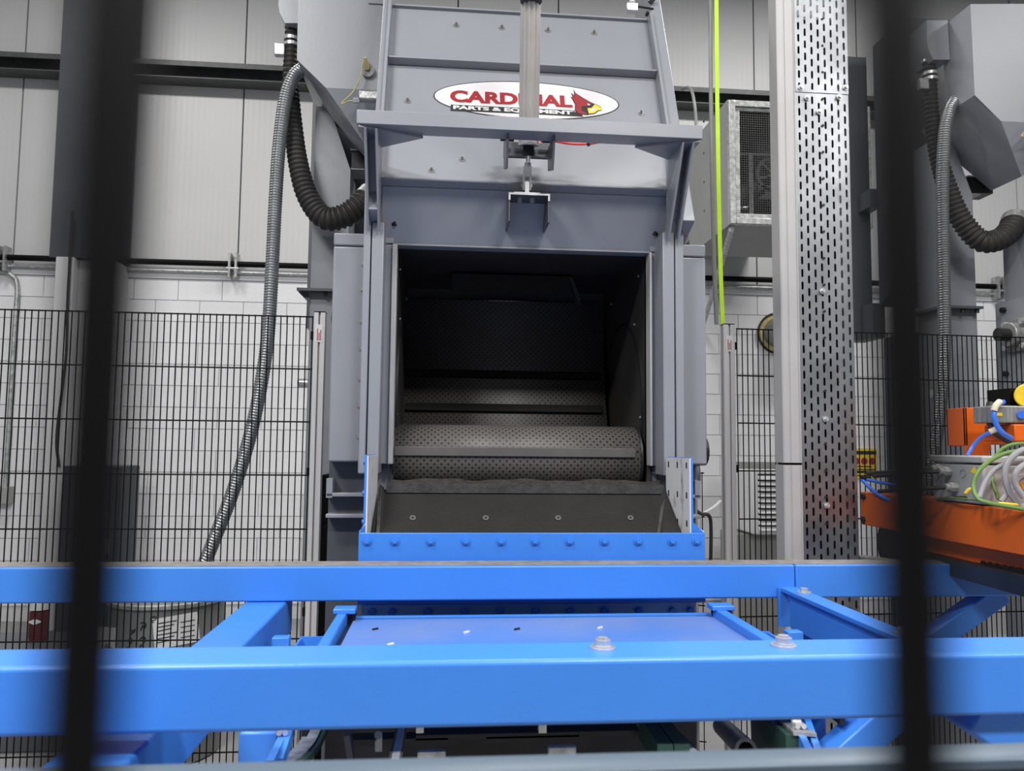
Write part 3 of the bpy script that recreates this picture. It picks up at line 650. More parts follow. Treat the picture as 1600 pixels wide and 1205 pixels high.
# shaft bearing on the cabinet flank
def bearing(x, y, z, sg):
    b = obj('shaft_bearing', MB().box((x, y-.075, z-.075), (x+sg*.018, y+.075, z+.075)).cyl((x+sg*.015, y, z), (x+sg*.06, y, z), .055, 24), 'bare', mach, bevel=.004)
    obj('shaft', MB().cyl((x+sg*.06, y, z), (x+sg*.11, y, z), .03, 16), 'dark', b)
    for dy in (-.055, .055):
        for dz in (-.055, .055): obj('bearing_bolt', MB().cyl((x+sg*.018, y+dy, z+dz), (x+sg*.04, y+dy, z+dz), .014, 6), 'steel', b)
bearing(cL+.012, 3.27, 2.17, -1)
bearing(cR-.012, 3.0, EYE.z-.03, 1)
for y, z in ((3.36, 2.3), (3.12, 2.3), (3.12, 2.0), (3.36, 2.0), (2.95, 2.3)):
    obj('flank_bolt', MB().cyl((cL+.012, y, z), (cL-.006, y, z), .014, 6), 'dark', mach)
drv = obj('drive_motor', MB().cyl((cR, 2.98, EYE.z-.12), (cR+.075, 2.98, EYE.z-.12), .11, 24).box((cR, 2.9, EYE.z-.4), (cR+.06, 3.1, EYE.z-.14)), 'paint_dark_shaded', mach, bevel=.004)
obj('pulley', MB().cyl((cR+.05, 2.9, EYE.z-.02), (cR+.10, 2.9, EYE.z-.02), .055, 20), 'dark', drv)

# ================================================================== HOSES OF THE MACHINE
def corrugated(ctrl, r, pitch, amp, n=18, r_end=None):
    step = pitch/5; P = curve_pts(ctrl, step)
    prof_ = (1, 1, .6, 0, .3)
    def rf(i, t):
        base = r if r_end is None else r+(r_end-r)*min(1, max(0, t))
        return base*(1-amp*(1-prof_[i % 5]))
    return MB().tube(P, r, n, rf)
def black_hose(label, dx=None, src=None):
    if src:
        c = copy_tree(src); c.location.x += dx; c['label'] = label; return c
    pts = [U(456, 36, 3.36), U(455, 80, 3.36), U(454, 130, 3.36), U(459, 200, 3.35), U(466, 255, 3.33), U(480, 305, 3.31), U(506, 340, 3.29), U(537, 338, 3.28), U(562, 322, 3.29), U(577, 309, 3.31)]
    t = thing('black_duct_hose', (pts[-1].x, pts[-1].y, pts[6].z), label, 'hose', 'black corrugated hoses')
    obj('hose', corrugated(pts, .0285, .022, .15, 20, .056), 'blackmatte', t)
    for py, rr_ in ((38, .031), (60, .032), (69, .032)):
        a = U(456, py, 3.36); obj('hose_clamp', MB().ring(a, a-Vector((0, 0, .014)), rr_+.004, rr_-.004, 24), 'steel', t)
    a = U(436, 67, 3.28)
    obj('clamp_latch', MB().box((X(424, 67, 3.28), 3.33, Z(430, 76, 3.28)), (X(441, 67, 3.28), 3.36, Z(430, 57, 3.28))), 'galvrough', t, bevel=.004)
    return t
hose1 = black_hose('thick black corrugated hose hanging in a loop left of the logo machine')
def silver_hose(label):
    pts = [U(472, 108, 3.285), U(459, 120, 3.27), U(446, 155, 3.265), U(436, 230, 3.265), U(430, 320, 3.265), U(425, 420, 3.265), U(419, 520, 3.265), U(408, 600, 3.265), U(391, 680, 3.265), U(365, 765, 3.265), U(340, 830, 3.27), U(318, 882, 3.28), U(300, 906, 3.30), U(262, 914, 3.32), U(150, 913, 3.34), U(-40, 911, 3.36)]
    t = thing('metal_flex_hose', (pts[-1].x, pts[-1].y, pts[-1].z), label, 'hose', 'ribbed metal hoses')
    obj('hose', corrugated(pts, .0285, .0115, .09, 18, .0285), 'hosesteel', t)
    obj('hose_collar', MB().cyl(U(476, 105, 3.295), U(470, 110, 3.283), .028, 18), 'bare', t)
    return t
hose2 = silver_hose('ribbed silver metal hose curving down behind the left fence')

# ---- the neighbouring machine, of which only the near shoulder and flank are in view
DX = X(1523, 147, YH)-X(464, 93, YH)
keepnames = ('hose_', 'hopper', 'funnel', 'inlet_box', 'feed_leg', 'rear_', 'duct_tie', 'cabinet_', 'side_cover', 'cover_cap', 'post', 'shaft', 'bearing', 'flank_bolt', 'leg_', 'flange', 'level', 'probe', 'sensor', 'access', 'ledge', 'skirt', 'jamb', 'edge_strip', 'side_pipe', 'base_leg')
m2 = copy_tree(mach, None, lambda c: c.name.startswith(keepnames))
m2.location.x += DX; m2['label'] = 'second grey blast machine at the right edge, only its hopper shoulder and dark flank showing'
h1 = black_hose('thick black corrugated hose on the second machine at the right edge', DX, hose1)
h2 = copy_tree(hose2); h2.location.x += DX; h2['label'] = 'ribbed silver metal hose on the second machine at the right edge'

# ================================================================== BLUE LOADING CHUTE
YA = 2.31
ax0, ax1 = X(560, 855, YA), X(1102, 855, YA)
zA = Z(830, 833, YA); zAb = Z(830, 960, YA)
chute = thing('loading_chute', ((ax0+ax1)/2, 2.4, Z(830, 964, YA)), 'blue bolted loading chute with black rubber lining below the machine opening', 'chute')
obj('apron_plate', MB().box((ax0, YA, Z(830, 944, YA)), (ax1, YA+.008, zA)), 'blue', chute, bevel=.002)
obj('lower_plate', MB().prism([(YA, Z(830, 944, YA)), (YA+.008, Z(830, 944, YA)), (YA+.05, Z(830, 966, YA+.04)), (YA+.04, Z(830, 966, YA+.04))], 'x', ax0+.012, ax1-.03), 'blue', chute)
bb = bolt_mesh('blue_bolt', .0085, .010, M['blue'])
for px in (574, 617, 673, 728, 783, 836, 890, 944, 997, 1050, 1088): inst('blue_bolt', bb, U(px, 845, YA), chute)
for px in (582, 613, 669, 726, 781, 836, 890, 944, 998, 1050, 1078): inst('blue_bolt', bb, U(px, 954, YA+.017), chute)
YN_, YF_ = 2.335, 2.49
sLx, sRx = X(572, 770, YN_), X(1080, 770, YN_); eLx, eRx = X(587, 770, YF_), X(1043, 770, YF_)
zs1 = Z(572, 711, YN_); zs0 = zA-.12
for x, xe, sg in ((sLx, eLx, 1), (sRx, eRx, -1)):
    def pl_(n0, n1, za, zb_): return MB().hexa([(x+sg*n0, YN_, za), (xe+sg*n0, YF_, za), (xe+sg*n1, YF_, za), (x+sg*n1, YN_, za), (x+sg*n0, YN_, zb_), (xe+sg*n0, YF_, zb_), (xe+sg*n1, YF_, zb_), (x+sg*n1, YN_, zb_)])
    obj('side_plate', pl_(-.006, 0, zs0, zs1), 'blue', chute)
    obj('side_lining', pl_(.0005, .005, zs0, zs1-.002), 'white_worn', chute)
    fx = ax0 if sg > 0 else ax1
    obj('flare_plate', MB().slab([(fx, YA+.009, zA-.03), (fx, YA+.009, zA), (x, YN_, zA+.035), (x, YN_, zA-.03)], (sg*.003, .003, 0)), 'blue', chute)
    obj('flare_lining', MB().slab([(fx, YA+.010, zA+.001), (x+sg*.006, YN_+.004, zA+.030), (x+sg*.006, YN_+.05, zA+.001)], (0, .001, .003)), 'white_worn', chute)
    for py in (722, 770, 815):
        zz = Z(572, py, 2.38); inst('side_bolt', bb, (x+(xe-x)*.2-sg*.006, YN_+.031, zz), chute, (0, 0, math.radians(-90 if sg > 0 else 90)))
        for u in ((.12, .5, .88) if sg < 0 else ()):
            xx = x+(xe-x)*u+sg*.0052; yy = YN_+(YF_-YN_)*u
            obj('lining_slot', MB().box((xx-.001, yy-.004, zz-.011), (xx+.001, yy+.004, zz+.007)), 'dark', chute)
# sloping rubber lined plate
r0, r1 = X(604, 768, 2.50), X(1036, 768, 2.50)
Ztl = Z(820, 766, 2.50)
plA = [(X(600, 768, 2.5), 2.50, Ztl), (X(1034, 768, 2.5), 2.50, Ztl), (X(1030, 850, 2.33)-.02, 2.34, zA-.05), (X(596, 850, 2.33), 2.34, zA-.05)]
lin_ = obj('rubber_plate', MB().slab(plA, (0, .004, -.008)), 'rubber', chute)
for px in (645, 759, 872, 985):
    n_ = (Vector(plA[1])-Vector(plA[0])).cross(Vector(plA[3])-Vector(plA[0])).normalized()
    if n_.y > 0: n_ = -n_
    p = UP_(px, 810, Vector(plA[0]), n_)
    obj('plate_bolt', MB().ring(p, p+n_*.003, .0095, .0045, 18), 'dull', lin_)
    obj('bolt_socket', MB().cyl(p, p+n_*.001, .005, 10), 'dark', lin_)
for sg, xs_ in ((1, sLx), (-1, sRx)):
    e = Vector(plA[0] if sg > 0 else plA[1]); f_ = Vector(plA[3] if sg > 0 else plA[2])
    obj('rubber_side', MB().slab([e, f_, Vector((xs_+sg*.014, 2.35, zA-.04)), Vector(((eLx if sg > 0 else eRx)+sg*.012, 2.49, Ztl+.012))], (0, .004, .006)), 'rubber', chute)
    obj('rubber_fold', MB().bar(e+Vector((-sg*.012, -.002, .004)), f_+Vector((-sg*.012, -.01, .008)), .010, .010), 'rubber_edge', chute)
# ragged rubber lip
lip = MB(); n = 60
def lipstrip(y_a, y_b, py_hi, py_lo, amp, ph):
    vs = []; fs = []
    for i in range(n+1):
        x = r0+(r1-r0)*i/n; w = amp*(math.sin(i*.35+ph)+.6*math.sin(i*.83+ph*2))
        zh = Z(820, py_hi, y_a)+w; zl = Z(820, py_lo, y_a)
        vs += [(x, y_a, zl), (x, y_a, zh), (x, y_b, zh), (x, y_b, zl)]
        if i:
            a = 4*(i-1); b = 4*i; fs += [(a+k, b+k, b+(k+1) % 4, a+(k+1) % 4) for k in range(4)]
    fs += [(0, 1, 2, 3), (4*n, 4*n+3, 4*n+2, 4*n+1)]
    return MB().add(vs, fs)
obj('rubber_lip', lipstrip(2.485, 2.497, 757, 771, .0010, 1), 'rubber_edge', chute)
obj('rubber_lip', lipstrip(2.535, 2.543, 750, 768, .0028, 4), 'rubber_edge', chute)
obj('rubber_bed', MB().box((r0+.01, 2.49, Ztl-.02), (r1-.01, 2.66, Ztl+.004)), 'rubber', chute)

# ================================================================== BLUE LIFT FRAME
T = .1
YF = 1.12; zF1 = Z(800, 1032, YF); zF0 = zF1-.0925
YR = 2.17; zR1 = Z(800, 884.5, YR); zR0 = Z(800, 938, YR)
frame = thing('lift_gantry', (0, 1.6, 0), 'blue square-tube lift gantry with two cross rails standing in front of the machine', 'gantry')
obj('cross_rail', MB().box((-1.7, YF, zF0), (2.2, YF+.1, zF1)), 'blue', frame, bevel=.007, seg=3)
xj = X(1243, 900, YR)
obj('cross_rail', MB().box((-2.6, YR, zR0), (xj-.0012, YR+.1, zR1)), 'blue', frame, bevel=.005, seg=3)
obj('cross_rail', MB().box((xj+.0012, YR, zR0), (2.9, YR+.1, zR1)), 'blue', frame, bevel=.005, seg=3)
obj('dust_film', MB().box((-2.55, YR+.012, zR1), (2.85, YR+.092, zR1+.0008)), 'dust', frame)
zbm = min(zF0, zR0)-.001
xa, xb_ = UZ(382, 942, zbm).x, UZ(447, 942, zbm).x
obj('side_beam', MB().box((xa, .68, zbm-.1), (xb_, YR+.09, zbm)), 'blue', frame, bevel=.006, seg=3)
obj('leg', MB().box((X(448, 975, 2.0)-.085, 2.02, 0), (X(449, 975, 2.0), 2.12, zbm-.1)), 'blue', frame, bevel=.005)
obj('leg', MB().box((X(372, 1160, 1.5), 1.5, 0), (X(433, 1160, 1.5), 1.58, zbm-.101)), 'blue', frame, bevel=.005)
# right hand bearing rail: channel with bolts on top
Xg0 = UZ(1219, 921, zR1-.055).x
zg = Z(1225, 917, YR)
Xg0 = X(1217, 920, YR); Xg1 = X(1245, 916, YR)
ra = obj('bearing_rail', MB().box((Xg0, YF+.1, zg-.012), (Xg1, YR, zg)).box((Xg0+.012, YF+.1, zg-.03), (Xg1, YR-.03, zg-.013)), 'blue', frame, bevel=.002)
obj('rail_web', MB().box((Xg0+.012, YF+.1, zg-.105), (Xg0+.022, YR-.04, zg-.03)), 'blue', frame, bevel=.002)
obj('rail_end_plate', MB().prism([(YR-.002, zg-.002), (YR-.012, zg-.002), (YR-.012, zg-.11), (YR-.002, zg-.11)], 'x', Xg0-.006, Xg1), 'blue', frame)
for Y_ in (2.08, 1.62): obj('rail_bolt', MB().cyl(((Xg0+Xg1)/2+.005, Y_, zg), ((Xg0+Xg1)/2+.005, Y_, zg+.003), .019, 16).cyl(((Xg0+Xg1)/2+.005, Y_, zg), ((Xg0+Xg1)/2+.005, Y_, zg+.013), .011, 6), 'steel', frame)
bs = mesh('rail_bolt', MB().cyl((0, 0, 0), (0, 0, .003), .019, 20).cyl((0, 0, .003), (0, 0, .006), .015, 18).cyl((0, 0, .006), (0, 0, .014), .0125, 6).cyl((0, 0, .014), (0, 0, .017), .008, 12), 'steel')
for px in (941, 1229): p = UZ(px, 1013, zF1); inst('rail_bolt', bs, (p.x, YF+.055, zF1), frame)
# right hand supports and braces
obj('leg', MB().box((X(1200, 980, 2.0), 2.0, 0), (X(1228, 980, 2.0), 2.10, zg-.11)), 'blue', frame, bevel=.004)
obj('leg', MB().box((X(1225, 1150, 1.55), 1.52, 0), (X(1281, 1150, 1.55), 1.6, zbm-.02)), 'blue', frame, bevel=.004)
obj('brace', MB().bar(U(1560, 925, 2.22), U(1440, 1010, 2.22), .06, .06, (0, 1, 0)), 'blue', frame, bevel=.004)
obj('brace', MB().bar(U(1395, 1105, 1.45), U(1290, 1200, 1.45), .06, .06, (0, 1, 0)), 'blue', frame, bevel=.004)
obj('brace', MB().bar(U(1510, 1100, 1.18), U(1690, 1225, 1.18), .07, .07, (0, 1, 0)), 'blue', frame, bevel=.004)
obj('gusset', MB().prism([(YR-.01, zg-.11), (YR-.01, zg-.3), (YR-.30, zg-.11)], 'x', Xg0+.03, Xg0+.04), 'blue', frame)

# ---- tilting platform between the rails
YPl = 2.13
zP = Z(820, 966, YPl)
plx0, plx1 = X(553, 966, YPl), X(1113, 966, YPl)
YD = 1.44
plat = thing('loading_platform', ((plx0+plx1)/2, 1.8, zP-.1), 'blue sheet-metal loading platform between the two cross rails', 'platform')
obj('deck', MB().box((plx0, YD, zP-.006), (plx1, YPl, zP)), 'blue_dust_sheen', plat)
obj('back_lip', MB().box((plx0-.01, YPl+.012, zP-.004), (plx1+.01, YPl+.03, zP+.004)), 'blue', plat, bevel=.001)
obj('deck_underframe', MB().box((plx0, YPl+.001, zP-.05), (plx1, YPl+.011, zP-.008)).box((plx0-.012, YD, zP-.05), (plx0-.002, YPl, zP-.004)).box((plx1+.002, YD, zP-.05), (plx1+.012, YPl, zP-.004)), 'dark', plat)
for x0_, x1_ in ((X(532, 950, YPl)-.006, X(549, 950, YPl)-.008), (X(1110, 955, YPl)+.006, X(1125, 955, YPl)+.010)):
    obj('edge_rail', MB().box((x0_, YD, zP-.04), (x1_, YPl, zP+.022)), 'blue', plat, bevel=.004)
    obj('rail_head', MB().box((x0_-.01, YPl-.03, zP+.02), (x1_+.022, YPl+.02, zP+.034)), 'blue', plat, bevel=.003)
    obj('head_block', MB().box((x0_+.002, YPl-.012, zP-.01), (x1_+.02, YPl+.018, zP+.019)), 'dark', plat)
for sg, xx in ((-1, X(540, 950, YPl)), (1, X(1120, 950, YPl))):
    q = 1.93
    a = MB().box((xx+sg*.035, q, zP-.075), (xx+sg*.095, q+.005, zP-.02)).box((xx+sg*.035, q+.07, zP-.075), (xx+sg*.095, q+.075, zP-.012)).box((xx+sg*.035, q, zP-.075), (xx+sg*.04, q+.075, zP-.015)).box((xx+sg*.09, q, zP-.075), (xx+sg*.095, q+.075, zP-.015))
    obj('bracket_box', a, 'blue', plat)
    obj('bracket_post', MB().box((xx+sg*.105, q-.02, zP-.12), (xx+sg*.145, q+.01, zP+.008)), 'blue', plat, bevel=.002)
for px, py, mm in ((586, 985, 'dark'), (610, 1009, 'paper'), (729, 990, 'paper'), (808, 985, 'dark'), (938, 983, 'paper')):
    p = UZ(px, py, zP); obj('grit_chip', MB().bar(p+Vector((-.007, 0, .002)), p+Vector((.007, .008, .003)), .004, .004), mm, plat)

# ---- near ledge at the very bottom of the view
YN = .574
zn = Z(800, 1180, .602)
led = obj('ledge_rail', MB().prism([(YN, zn-.002), (YN+.004, zn), (.602, zn), (.602, zn-.03), (YN+.012, zn-.03), (YN+.012, zn-.012), (YN, zn-.009)], 'x', -1.2, 1.6), 'blue_grey', bevel=.001)
led.rotation_euler = (0, 0, 0)
tag(led, 'blurred blue-grey rail crossing the bottom edge closest to the viewer', 'rail')

# ================================================================== LIFT MECHANISM UNDER THE PLATFORM
YM = 1.62
mech = thing('lift_mechanism', (X(800, 1150, YM), YM+.2, 0), 'dark chain lift mechanism in the shadow under the blue platform', 'mechanism')
obj('back_panel', MB().box((X(508, 1150, 2.1), 2.1, .2), (X(1088, 1150, 2.1), 2.12, zP-.07)), 'dark', mech)
for a, b, pyA, pyB in ((548, 700, 1151, 1161), (650, 1000, 1146, 1154), (760, 905, 1151, 1160)):
    obj('cross_bar', MB().box((X(a, pyA, YM+.1), YM+.1, Z(800, pyB, YM+.1)), (X(b, pyA, YM+.1), YM+.14, Z(800, pyA, YM+.1))), 'dark', mech)
for a, b in ((652, 697), (857, 901)):
    obj('lift_block', MB().box((X(a, 1175, YM-.1), YM-.1, Z(800, 1195, YM-.1)), (X(b, 1175, YM-.1), YM-.085, Z(800, 1169 if a > 800 else 1172, YM-.1))), 'galvrough', mech, bevel=.003)
obj('hook_plate', MB().prism([(X(586, 1146, YM), Z(590, 1146, YM)), (X(597, 1146, YM), Z(590, 1146, YM)), (X(597, 1175, YM), Z(590, 1175, YM)), (X(586, 1175, YM), Z(590, 1175, YM)), (X(586, 1160, YM), Z(590, 1160, YM)), (X(590, 1155, YM), Z(590, 1155, YM))], 'y', YM, YM+.01).cyl(U(591, 1149, YM-.008), U(591, 1149, YM+.02), .008, 14), 'bare', mech)
obj('hook_plate', MB().bar(U(543, 1146, YM), U(549, 1186, YM), .012, .03, (0, 1, 0)), 'paint_dark_shaded', mech)
for px in (656, 848):
    obj('chain_bracket', MB().box((X(px-6, 1140, YM-.15), YM-.15, Z(px, 1146, YM-.15)), (X(px+6, 1140, YM-.15), YM-.13, Z(px, 1130, YM-.15))), 'bare', mech)
def chain(pa, pb):
    pa = Vector(pa); pb = Vector(pb); d = (pb-pa); L = d.length; d.normalize(); sd = Vector((1, 0, 0)); sd = (sd-d*sd.dot(d)).normalized(); n = int(L/.0127)
    pl = MB(); rl = MB()
    for i in range(n):
        p = pa+d*(i*.0127)
        rl.cyl(p-sd*.007, p+sd*.007, .0042, 8)
        for s_ in (-1, 1): pl.bar(p+sd*s_*(.009 if i % 2 else .011)-d*.003, p+sd*s_*(.009 if i % 2 else .011)+d*.0157, .0018, .007, sd.cross(d))
    c = obj('chain', pl, 'dull', mech); obj('chain_rollers', rl, 'steel', c)
chain(U(627, 1140, 1.75), U(617, 1190, 1.45))
chain(U(1045, 1138, 1.75), U(1092, 1184, 1.45))
for pa, pb in ((U(1030, 1135, 1.8), U(1066, 1185, 1.5)), (U(1008, 1135, 1.8), U(1040, 1185, 1.5))):
    obj('chain_guide', MB().bar(pa, pb, .03, .05), 'greenpaint', mech)
# green curved guides
gp = [U(503, 1128, 1.72), U(494, 1145, 1.66), U(484, 1165, 1.58), U(470, 1182, 1.50), U(452, 1196, 1.40), U(435, 1206, 1.32)]
g1 = MB(); C_ = curve_pts(gp, .015)
for p, q in zip(C_, C_[1:]): g1.bar(p, q, .042, .012)
obj('curved_guide', g1, 'greenpaint', mech)
g1 = MB()
for p, q in zip(C_, C_[1:]): g1.bar(p+Vector((-.004, 0, .008)), q+Vector((-.004, 0, .008)), .03, .004)
obj('guide_strip', g1, 'galvrough', mech)
ga, gb = U(1190, 1128, 1.8), U(1252, 1192, 1.38)
obj('straight_guide', MB().bar(ga, gb, .05, .09), 'greenpaint', mech)
obj('guide_strip', MB().bar(ga+Vector((.008, 0, .049)), gb+Vector((.008, 0, .049)), .04, .006), 'galvrough', mech)
obj('guide_tube', MB().ring(U(1128, 1135, 1.9), U(1166, 1172, 1.55), .022, .015, 20), 'bare', mech)
for k, (px, py) in enumerate(((443, 1150), (1247, 1140))):
    Yc = 1.42
    a = obj('tensioner', MB().box((X(px-8, py, Yc), Yc, Z(px, py+14, Yc)), (X(px+8, py, Yc), Yc+.012, Z(px, py-14, Yc))), 'steel', mech, bevel=.004)
    for dx_, dy_ in ((-5, -8), (5, -8), (0, 8)): obj('tensioner_bolt', MB().cyl(U(px+dx_, py+dy_, Yc), U(px+dx_, py+dy_, Yc)-Vector((0, .012, 0)), .005, 8), 'steel', a)
    sgn = -1 if k == 0 else 1
    obj('tensioner_rail', MB().bar(U(px, py+6, Yc+.02), U(px+sgn*22, py+52, Yc-.15), .012, .025).bar(U(px+13, py-12, Yc+.06), U(px+13+sgn*20, py+48, Yc-.1), .012, .025), 'blue', mech)

# ================================================================== SLOTTED TRAY AND WHITE PROFILE COLUMN
YT = 2.64
colx0, colx1 = X(1221, 500, YT), X(1249, 500, YT)
wcol = thing('profile_column', ((colx0+colx1)/2, YT+.03, 0), 'tall white aluminium profile column left of the slotted cable tray', 'column')
zsp = Z(1230, 725, YT)
def whitecover(name, z0, z1):
    w = colx1-colx0; e = .006
    pts = [(colx0, YT+.07), (colx0, YT+.004), (colx0+.004, YT), (colx0+w*.34, YT), (colx0+w*.36, YT+.003), (colx0+w*.42, YT+.003), (colx0+w*.44, YT), (colx0+w*.86, YT), (colx0+w*.88, YT+.003), (colx0+w*.93, YT+.003), (colx0+w*.95, YT), (colx1, YT), (colx1, YT+.07)]
    obj(name, MB().prism(pts, 'z', z0, z1), 'whitealu', wcol)
whitecover('cover_strip', zsp+.004, 4.2); whitecover('cover_strip', .02, zsp-.004)
obj('core', MB().box((colx0+.008, YT+.006, 0), (colx1-.004, YT+.066, 4.19)), 'black', wcol)
# tray: perforated web with returned sides
tx0, tx1 = X(1250, 500, YT), X(1333, 500, YT)
def tray_section(z0, z1, yo, parent, ph=0):
    mb = MB(); ncol = 8; W_ = tx1-tx0; cw = W_/ncol; sw, sl, pit = .0082, .030, .0462; y0 = YT+yo; y1 = y0+.0018
    def q(xa_, xb__, za, zb_):
        if zb_-za > 1e-5 and xb__-xa_ > 1e-5: mb.box((xa_, y0, za), (xb__, y1, zb_))
    for c in range(ncol):
        xc = tx0+cw*(c+.5); q(tx0+cw*c, xc-sw/2, z0, z1); q(xc+sw/2, tx0+cw*(c+1), z0, z1)
        z = z0; k = 0; st = z0+.006+(pit/2 if c % 2 else 0)+ph
        while st+sl < z1-.004:
            q(xc-sw/2, xc+sw/2, z, st)
            # rounded slot ends
            for e_, s_ in ((st, 1), (st+sl, -1)):
                for sd in (-1, 1):
                    mb.prism([(xc+sd*sw/2, e_), (xc+sd*sw/2, e_+s_*sw*.45), (xc+sd*sw*.2, e_)], 'y', y0, y1)
            z = st+sl; st += pit
        q(xc-sw/2, xc+sw/2, z, z1)
    for x in (tx0-.0018, tx1): mb.box((x, y0, z0), (x+.0018, y0+.055, z1))
    return obj('tray_section', mb, 'galv', parent)
tray = thing('slotted_cable_tray', ((tx0+tx1)/2, YT+.03, 0), 'galvanised slotted cable tray standing upright beside the white profile column', 'cable tray')
ztj = Z(1290, 141, YT)
tray_section(ztj-.012, 3.4, -.002, tray); tray_section(.35, ztj, .001, tray, .012)
obj('tray_back', MB().box((tx0, YT+.056, .35), (tx1, YT+.058, 3.4)), 'galv', tray)
for i in range(6):
    x = tx0+.03+i*.026; obj('cable', MB().tube([(x+.004*math.sin(z_*3+i), YT+.035+.008*math.sin(z_*2+i*2), z_) for z_ in [.4+.15*j for j in range(20)]], .009, 8), 'blackmatte', tray)
tb_ = bolt_mesh('tray_bolt', .0065, .012, M['steel'])
for px, py in ((1251, 137), (1321, 137), (1261, 153), (1311, 152), (1280, 175), (1285, 455), (1290, 655), (1292, 790)): inst('tray_bolt', tb_, U(px, py, YT-.002), tray)
rv = mesh('rivet_hole', MB().cyl((0, 0, 0), (0, -.0012, 0), .0048, 12), 'dark')
for i in range(20):
    py = 30+41.5*i
    if py < 840: inst('rivet_hole', rv, U(1284.5+.35*i, py, YT-.0022), tray)

# lime green strip and grey conduit above the right post
gx = [U(1119, -40, 3.0), U(1120, 100, 3.0), U(1122, 250, 3.0), U(1124, 350, 3.02), U(1126.5, 440, 3.03), U(1129.5, 506, 3.035)]
mbg = MB(); pts = curve_pts(gx, .05); [mbg.bar(a, b, .017, .004, (0, 1, 0)) for a, b in zip(pts, pts[1:])]
tag(obj('lime_strip', mbg, 'lime'), 'lime green strip hanging down to the top of the right fence post', 'strip')
mbc = MB().tube(curve_pts([p+Vector((-.019, .02, 0)) for p in gx], .05), .009, 8)
tag(obj('grey_conduit', mbc, 'greyw'), 'thin grey conduit hanging right behind the lime green strip', 'conduit')

# ================================================================== HEATER BOX ON THE WALL
YU = 5.6
ux0 = X(1140, 250, YU); ux1 = X(1362, 250, YU); uz0 = Z(1170, 350, YU); uz1 = Z(1170, 157, YU)
unit = thing('wall_heater_unit', ((ux0+ux1)/2, YU+.7, uz0-.3), 'grey air handling box with a wire-screened front, hung on the wall behind the lime strip', 'heater')
YU2 = 6.6
obj('cabinet', MB().box((ux0+.006, YU+.05, uz0), (ux0+.02, YU2, uz1+.02)).box((ux1-.02, YU+.05, uz0), (ux1, YU2, uz1+.02)).box((ux0+.02, YU+.05, uz1), (ux1-.02, YU2, uz1+.02)).box((ux0+.02, YU+.05, uz0), (ux1-.02, YU2, uz0+.012)).box((ux0+.02, YU2-.02, uz0+.012), (ux1-.02, YU2, uz1)), 'unit', unit)
obj('wall_mount', MB().box((ux0+.2, YU2, uz0+.3), (ux1-.2, WY+.03, uz1-.3)), 'unit', unit)
fw = .05
fo = MB().box((ux0, YU, uz0), (ux0+fw, YU+.05, uz1)).box((ux1-fw, YU, uz0), (ux1, YU+.05, uz1)).box((ux0+fw, YU, uz1-fw), (ux1-fw, YU+.05, uz1)).box((ux0+fw, YU, uz0), (ux1-fw, YU+.05, uz0+fw))
fo.box((ux0+fw, YU+.015, uz0+fw+.035), (ux0+fw+.04, YU+.04, uz1-fw-.03)).box((ux0+fw, YU+.015, uz0+fw), (ux1-fw, YU+.04, uz0+fw+.035)).box((ux0+fw, YU+.015, uz1-fw-.03), (ux1-fw, YU+.04, uz1-fw))
obj('screen_frame', fo, 'galvrough', unit, bevel=.004)
obj('wire_screen', MB().box((ux0+fw, YU+.02, uz0+fw), (ux1-fw, YU+.022, uz1-fw)), 'screen', unit)
obj('inner_lining', MB().box((ux0+.041, YU+.9, uz0+.01), (ux1-.041, YU+.98, uz1-.01)).box((ux0+.041, YU+.1, uz1-.02), (ux1-.041, YU+.9, uz1-.01)).box((ux0+.041, YU+.1, uz0+.001), (ux1-.041, YU+.9, uz0+.01)), 'dark', unit)
wc = U(1210, 272, YU+.4)
wh = obj('fan_wheel', MB().ring(wc, wc+Vector((0, .03, 0)), .155, .130, 40).cyl(wc, wc+Vector((0, .04, 0)), .03, 16), 'boxgrey', unit)
for k in range(6):
    a = k*math.pi/3+.3; obj('spoke', MB().bar(wc+Vector((math.cos(a)*.028, .015, math.sin(a)*.028)), wc+Vector((math.cos(a)*.133, .015, math.sin(a)*.133)), .018, .015, (0, 1, 0)), 'boxgrey', wh)
obj('fan_belt', MB().bar(wc+Vector((-.15, .015, -.02)), wc+Vector((.02, .015, -.42)), .012, .02, (0, 1, 0)), 'blackmatte', unit)
obj('strut', MB().box((X(1170, 250, YU+.3), YU+.3, uz0+.01), (X(1176, 250, YU+.3), YU+.33, uz1-.3)), 'galvrough', unit)
obj('fan_scroll', MB().cyl(U(1160, 262, YU+.75), U(1235, 262, YU+.75), .33, 32), 'paint_dark_shaded', unit)
obj('motor', MB().cyl(U(1150, 305, YU+.5), U(1183, 292, YU+.5), .07, 16).box(U(1185, 310, YU+.4), U(1202, 296, YU+.5)), 'unit', unit)
obj('motor_rod', MB().bar(U(1150, 322, YU+.3), U(1206, 292, YU+.45), .03, .04), 'dark', unit)
obj('pipe', MB().cyl(U(1152, 241, YU+.35), U(1235, 241, YU+.35), .012, 8).cyl(U(1152, 325, YU+.3), U(1168, 325, YU+.3), .012, 8), 'steel', unit)
o = obj('support_strut', MB().cyl(U(1143, 358, YU+.05), U(1099, 508, WY-.1), .022, 10), 'galvrough', unit)
for py in (190, 240, 285, 330): obj('screw', MB().cyl((ux0+.012, YU+.6, Z(1110, py, YU+.6)), (ux0+.004, YU+.6, Z(1110, py, YU+.6)), .012, 8), 'dark', unit)
obj('power_cable', MB().tube(curve_pts([U(1066, 139, WY-.2), U(1076, 137, 7.0), U(1083, 150, 6.55), U(1088, 200, 6.5), U(1091, 345, 6.5), U(1089, 365, 6.5), U(1096, 377, 6.4)], .03), .014, 8), 'unit', unit)
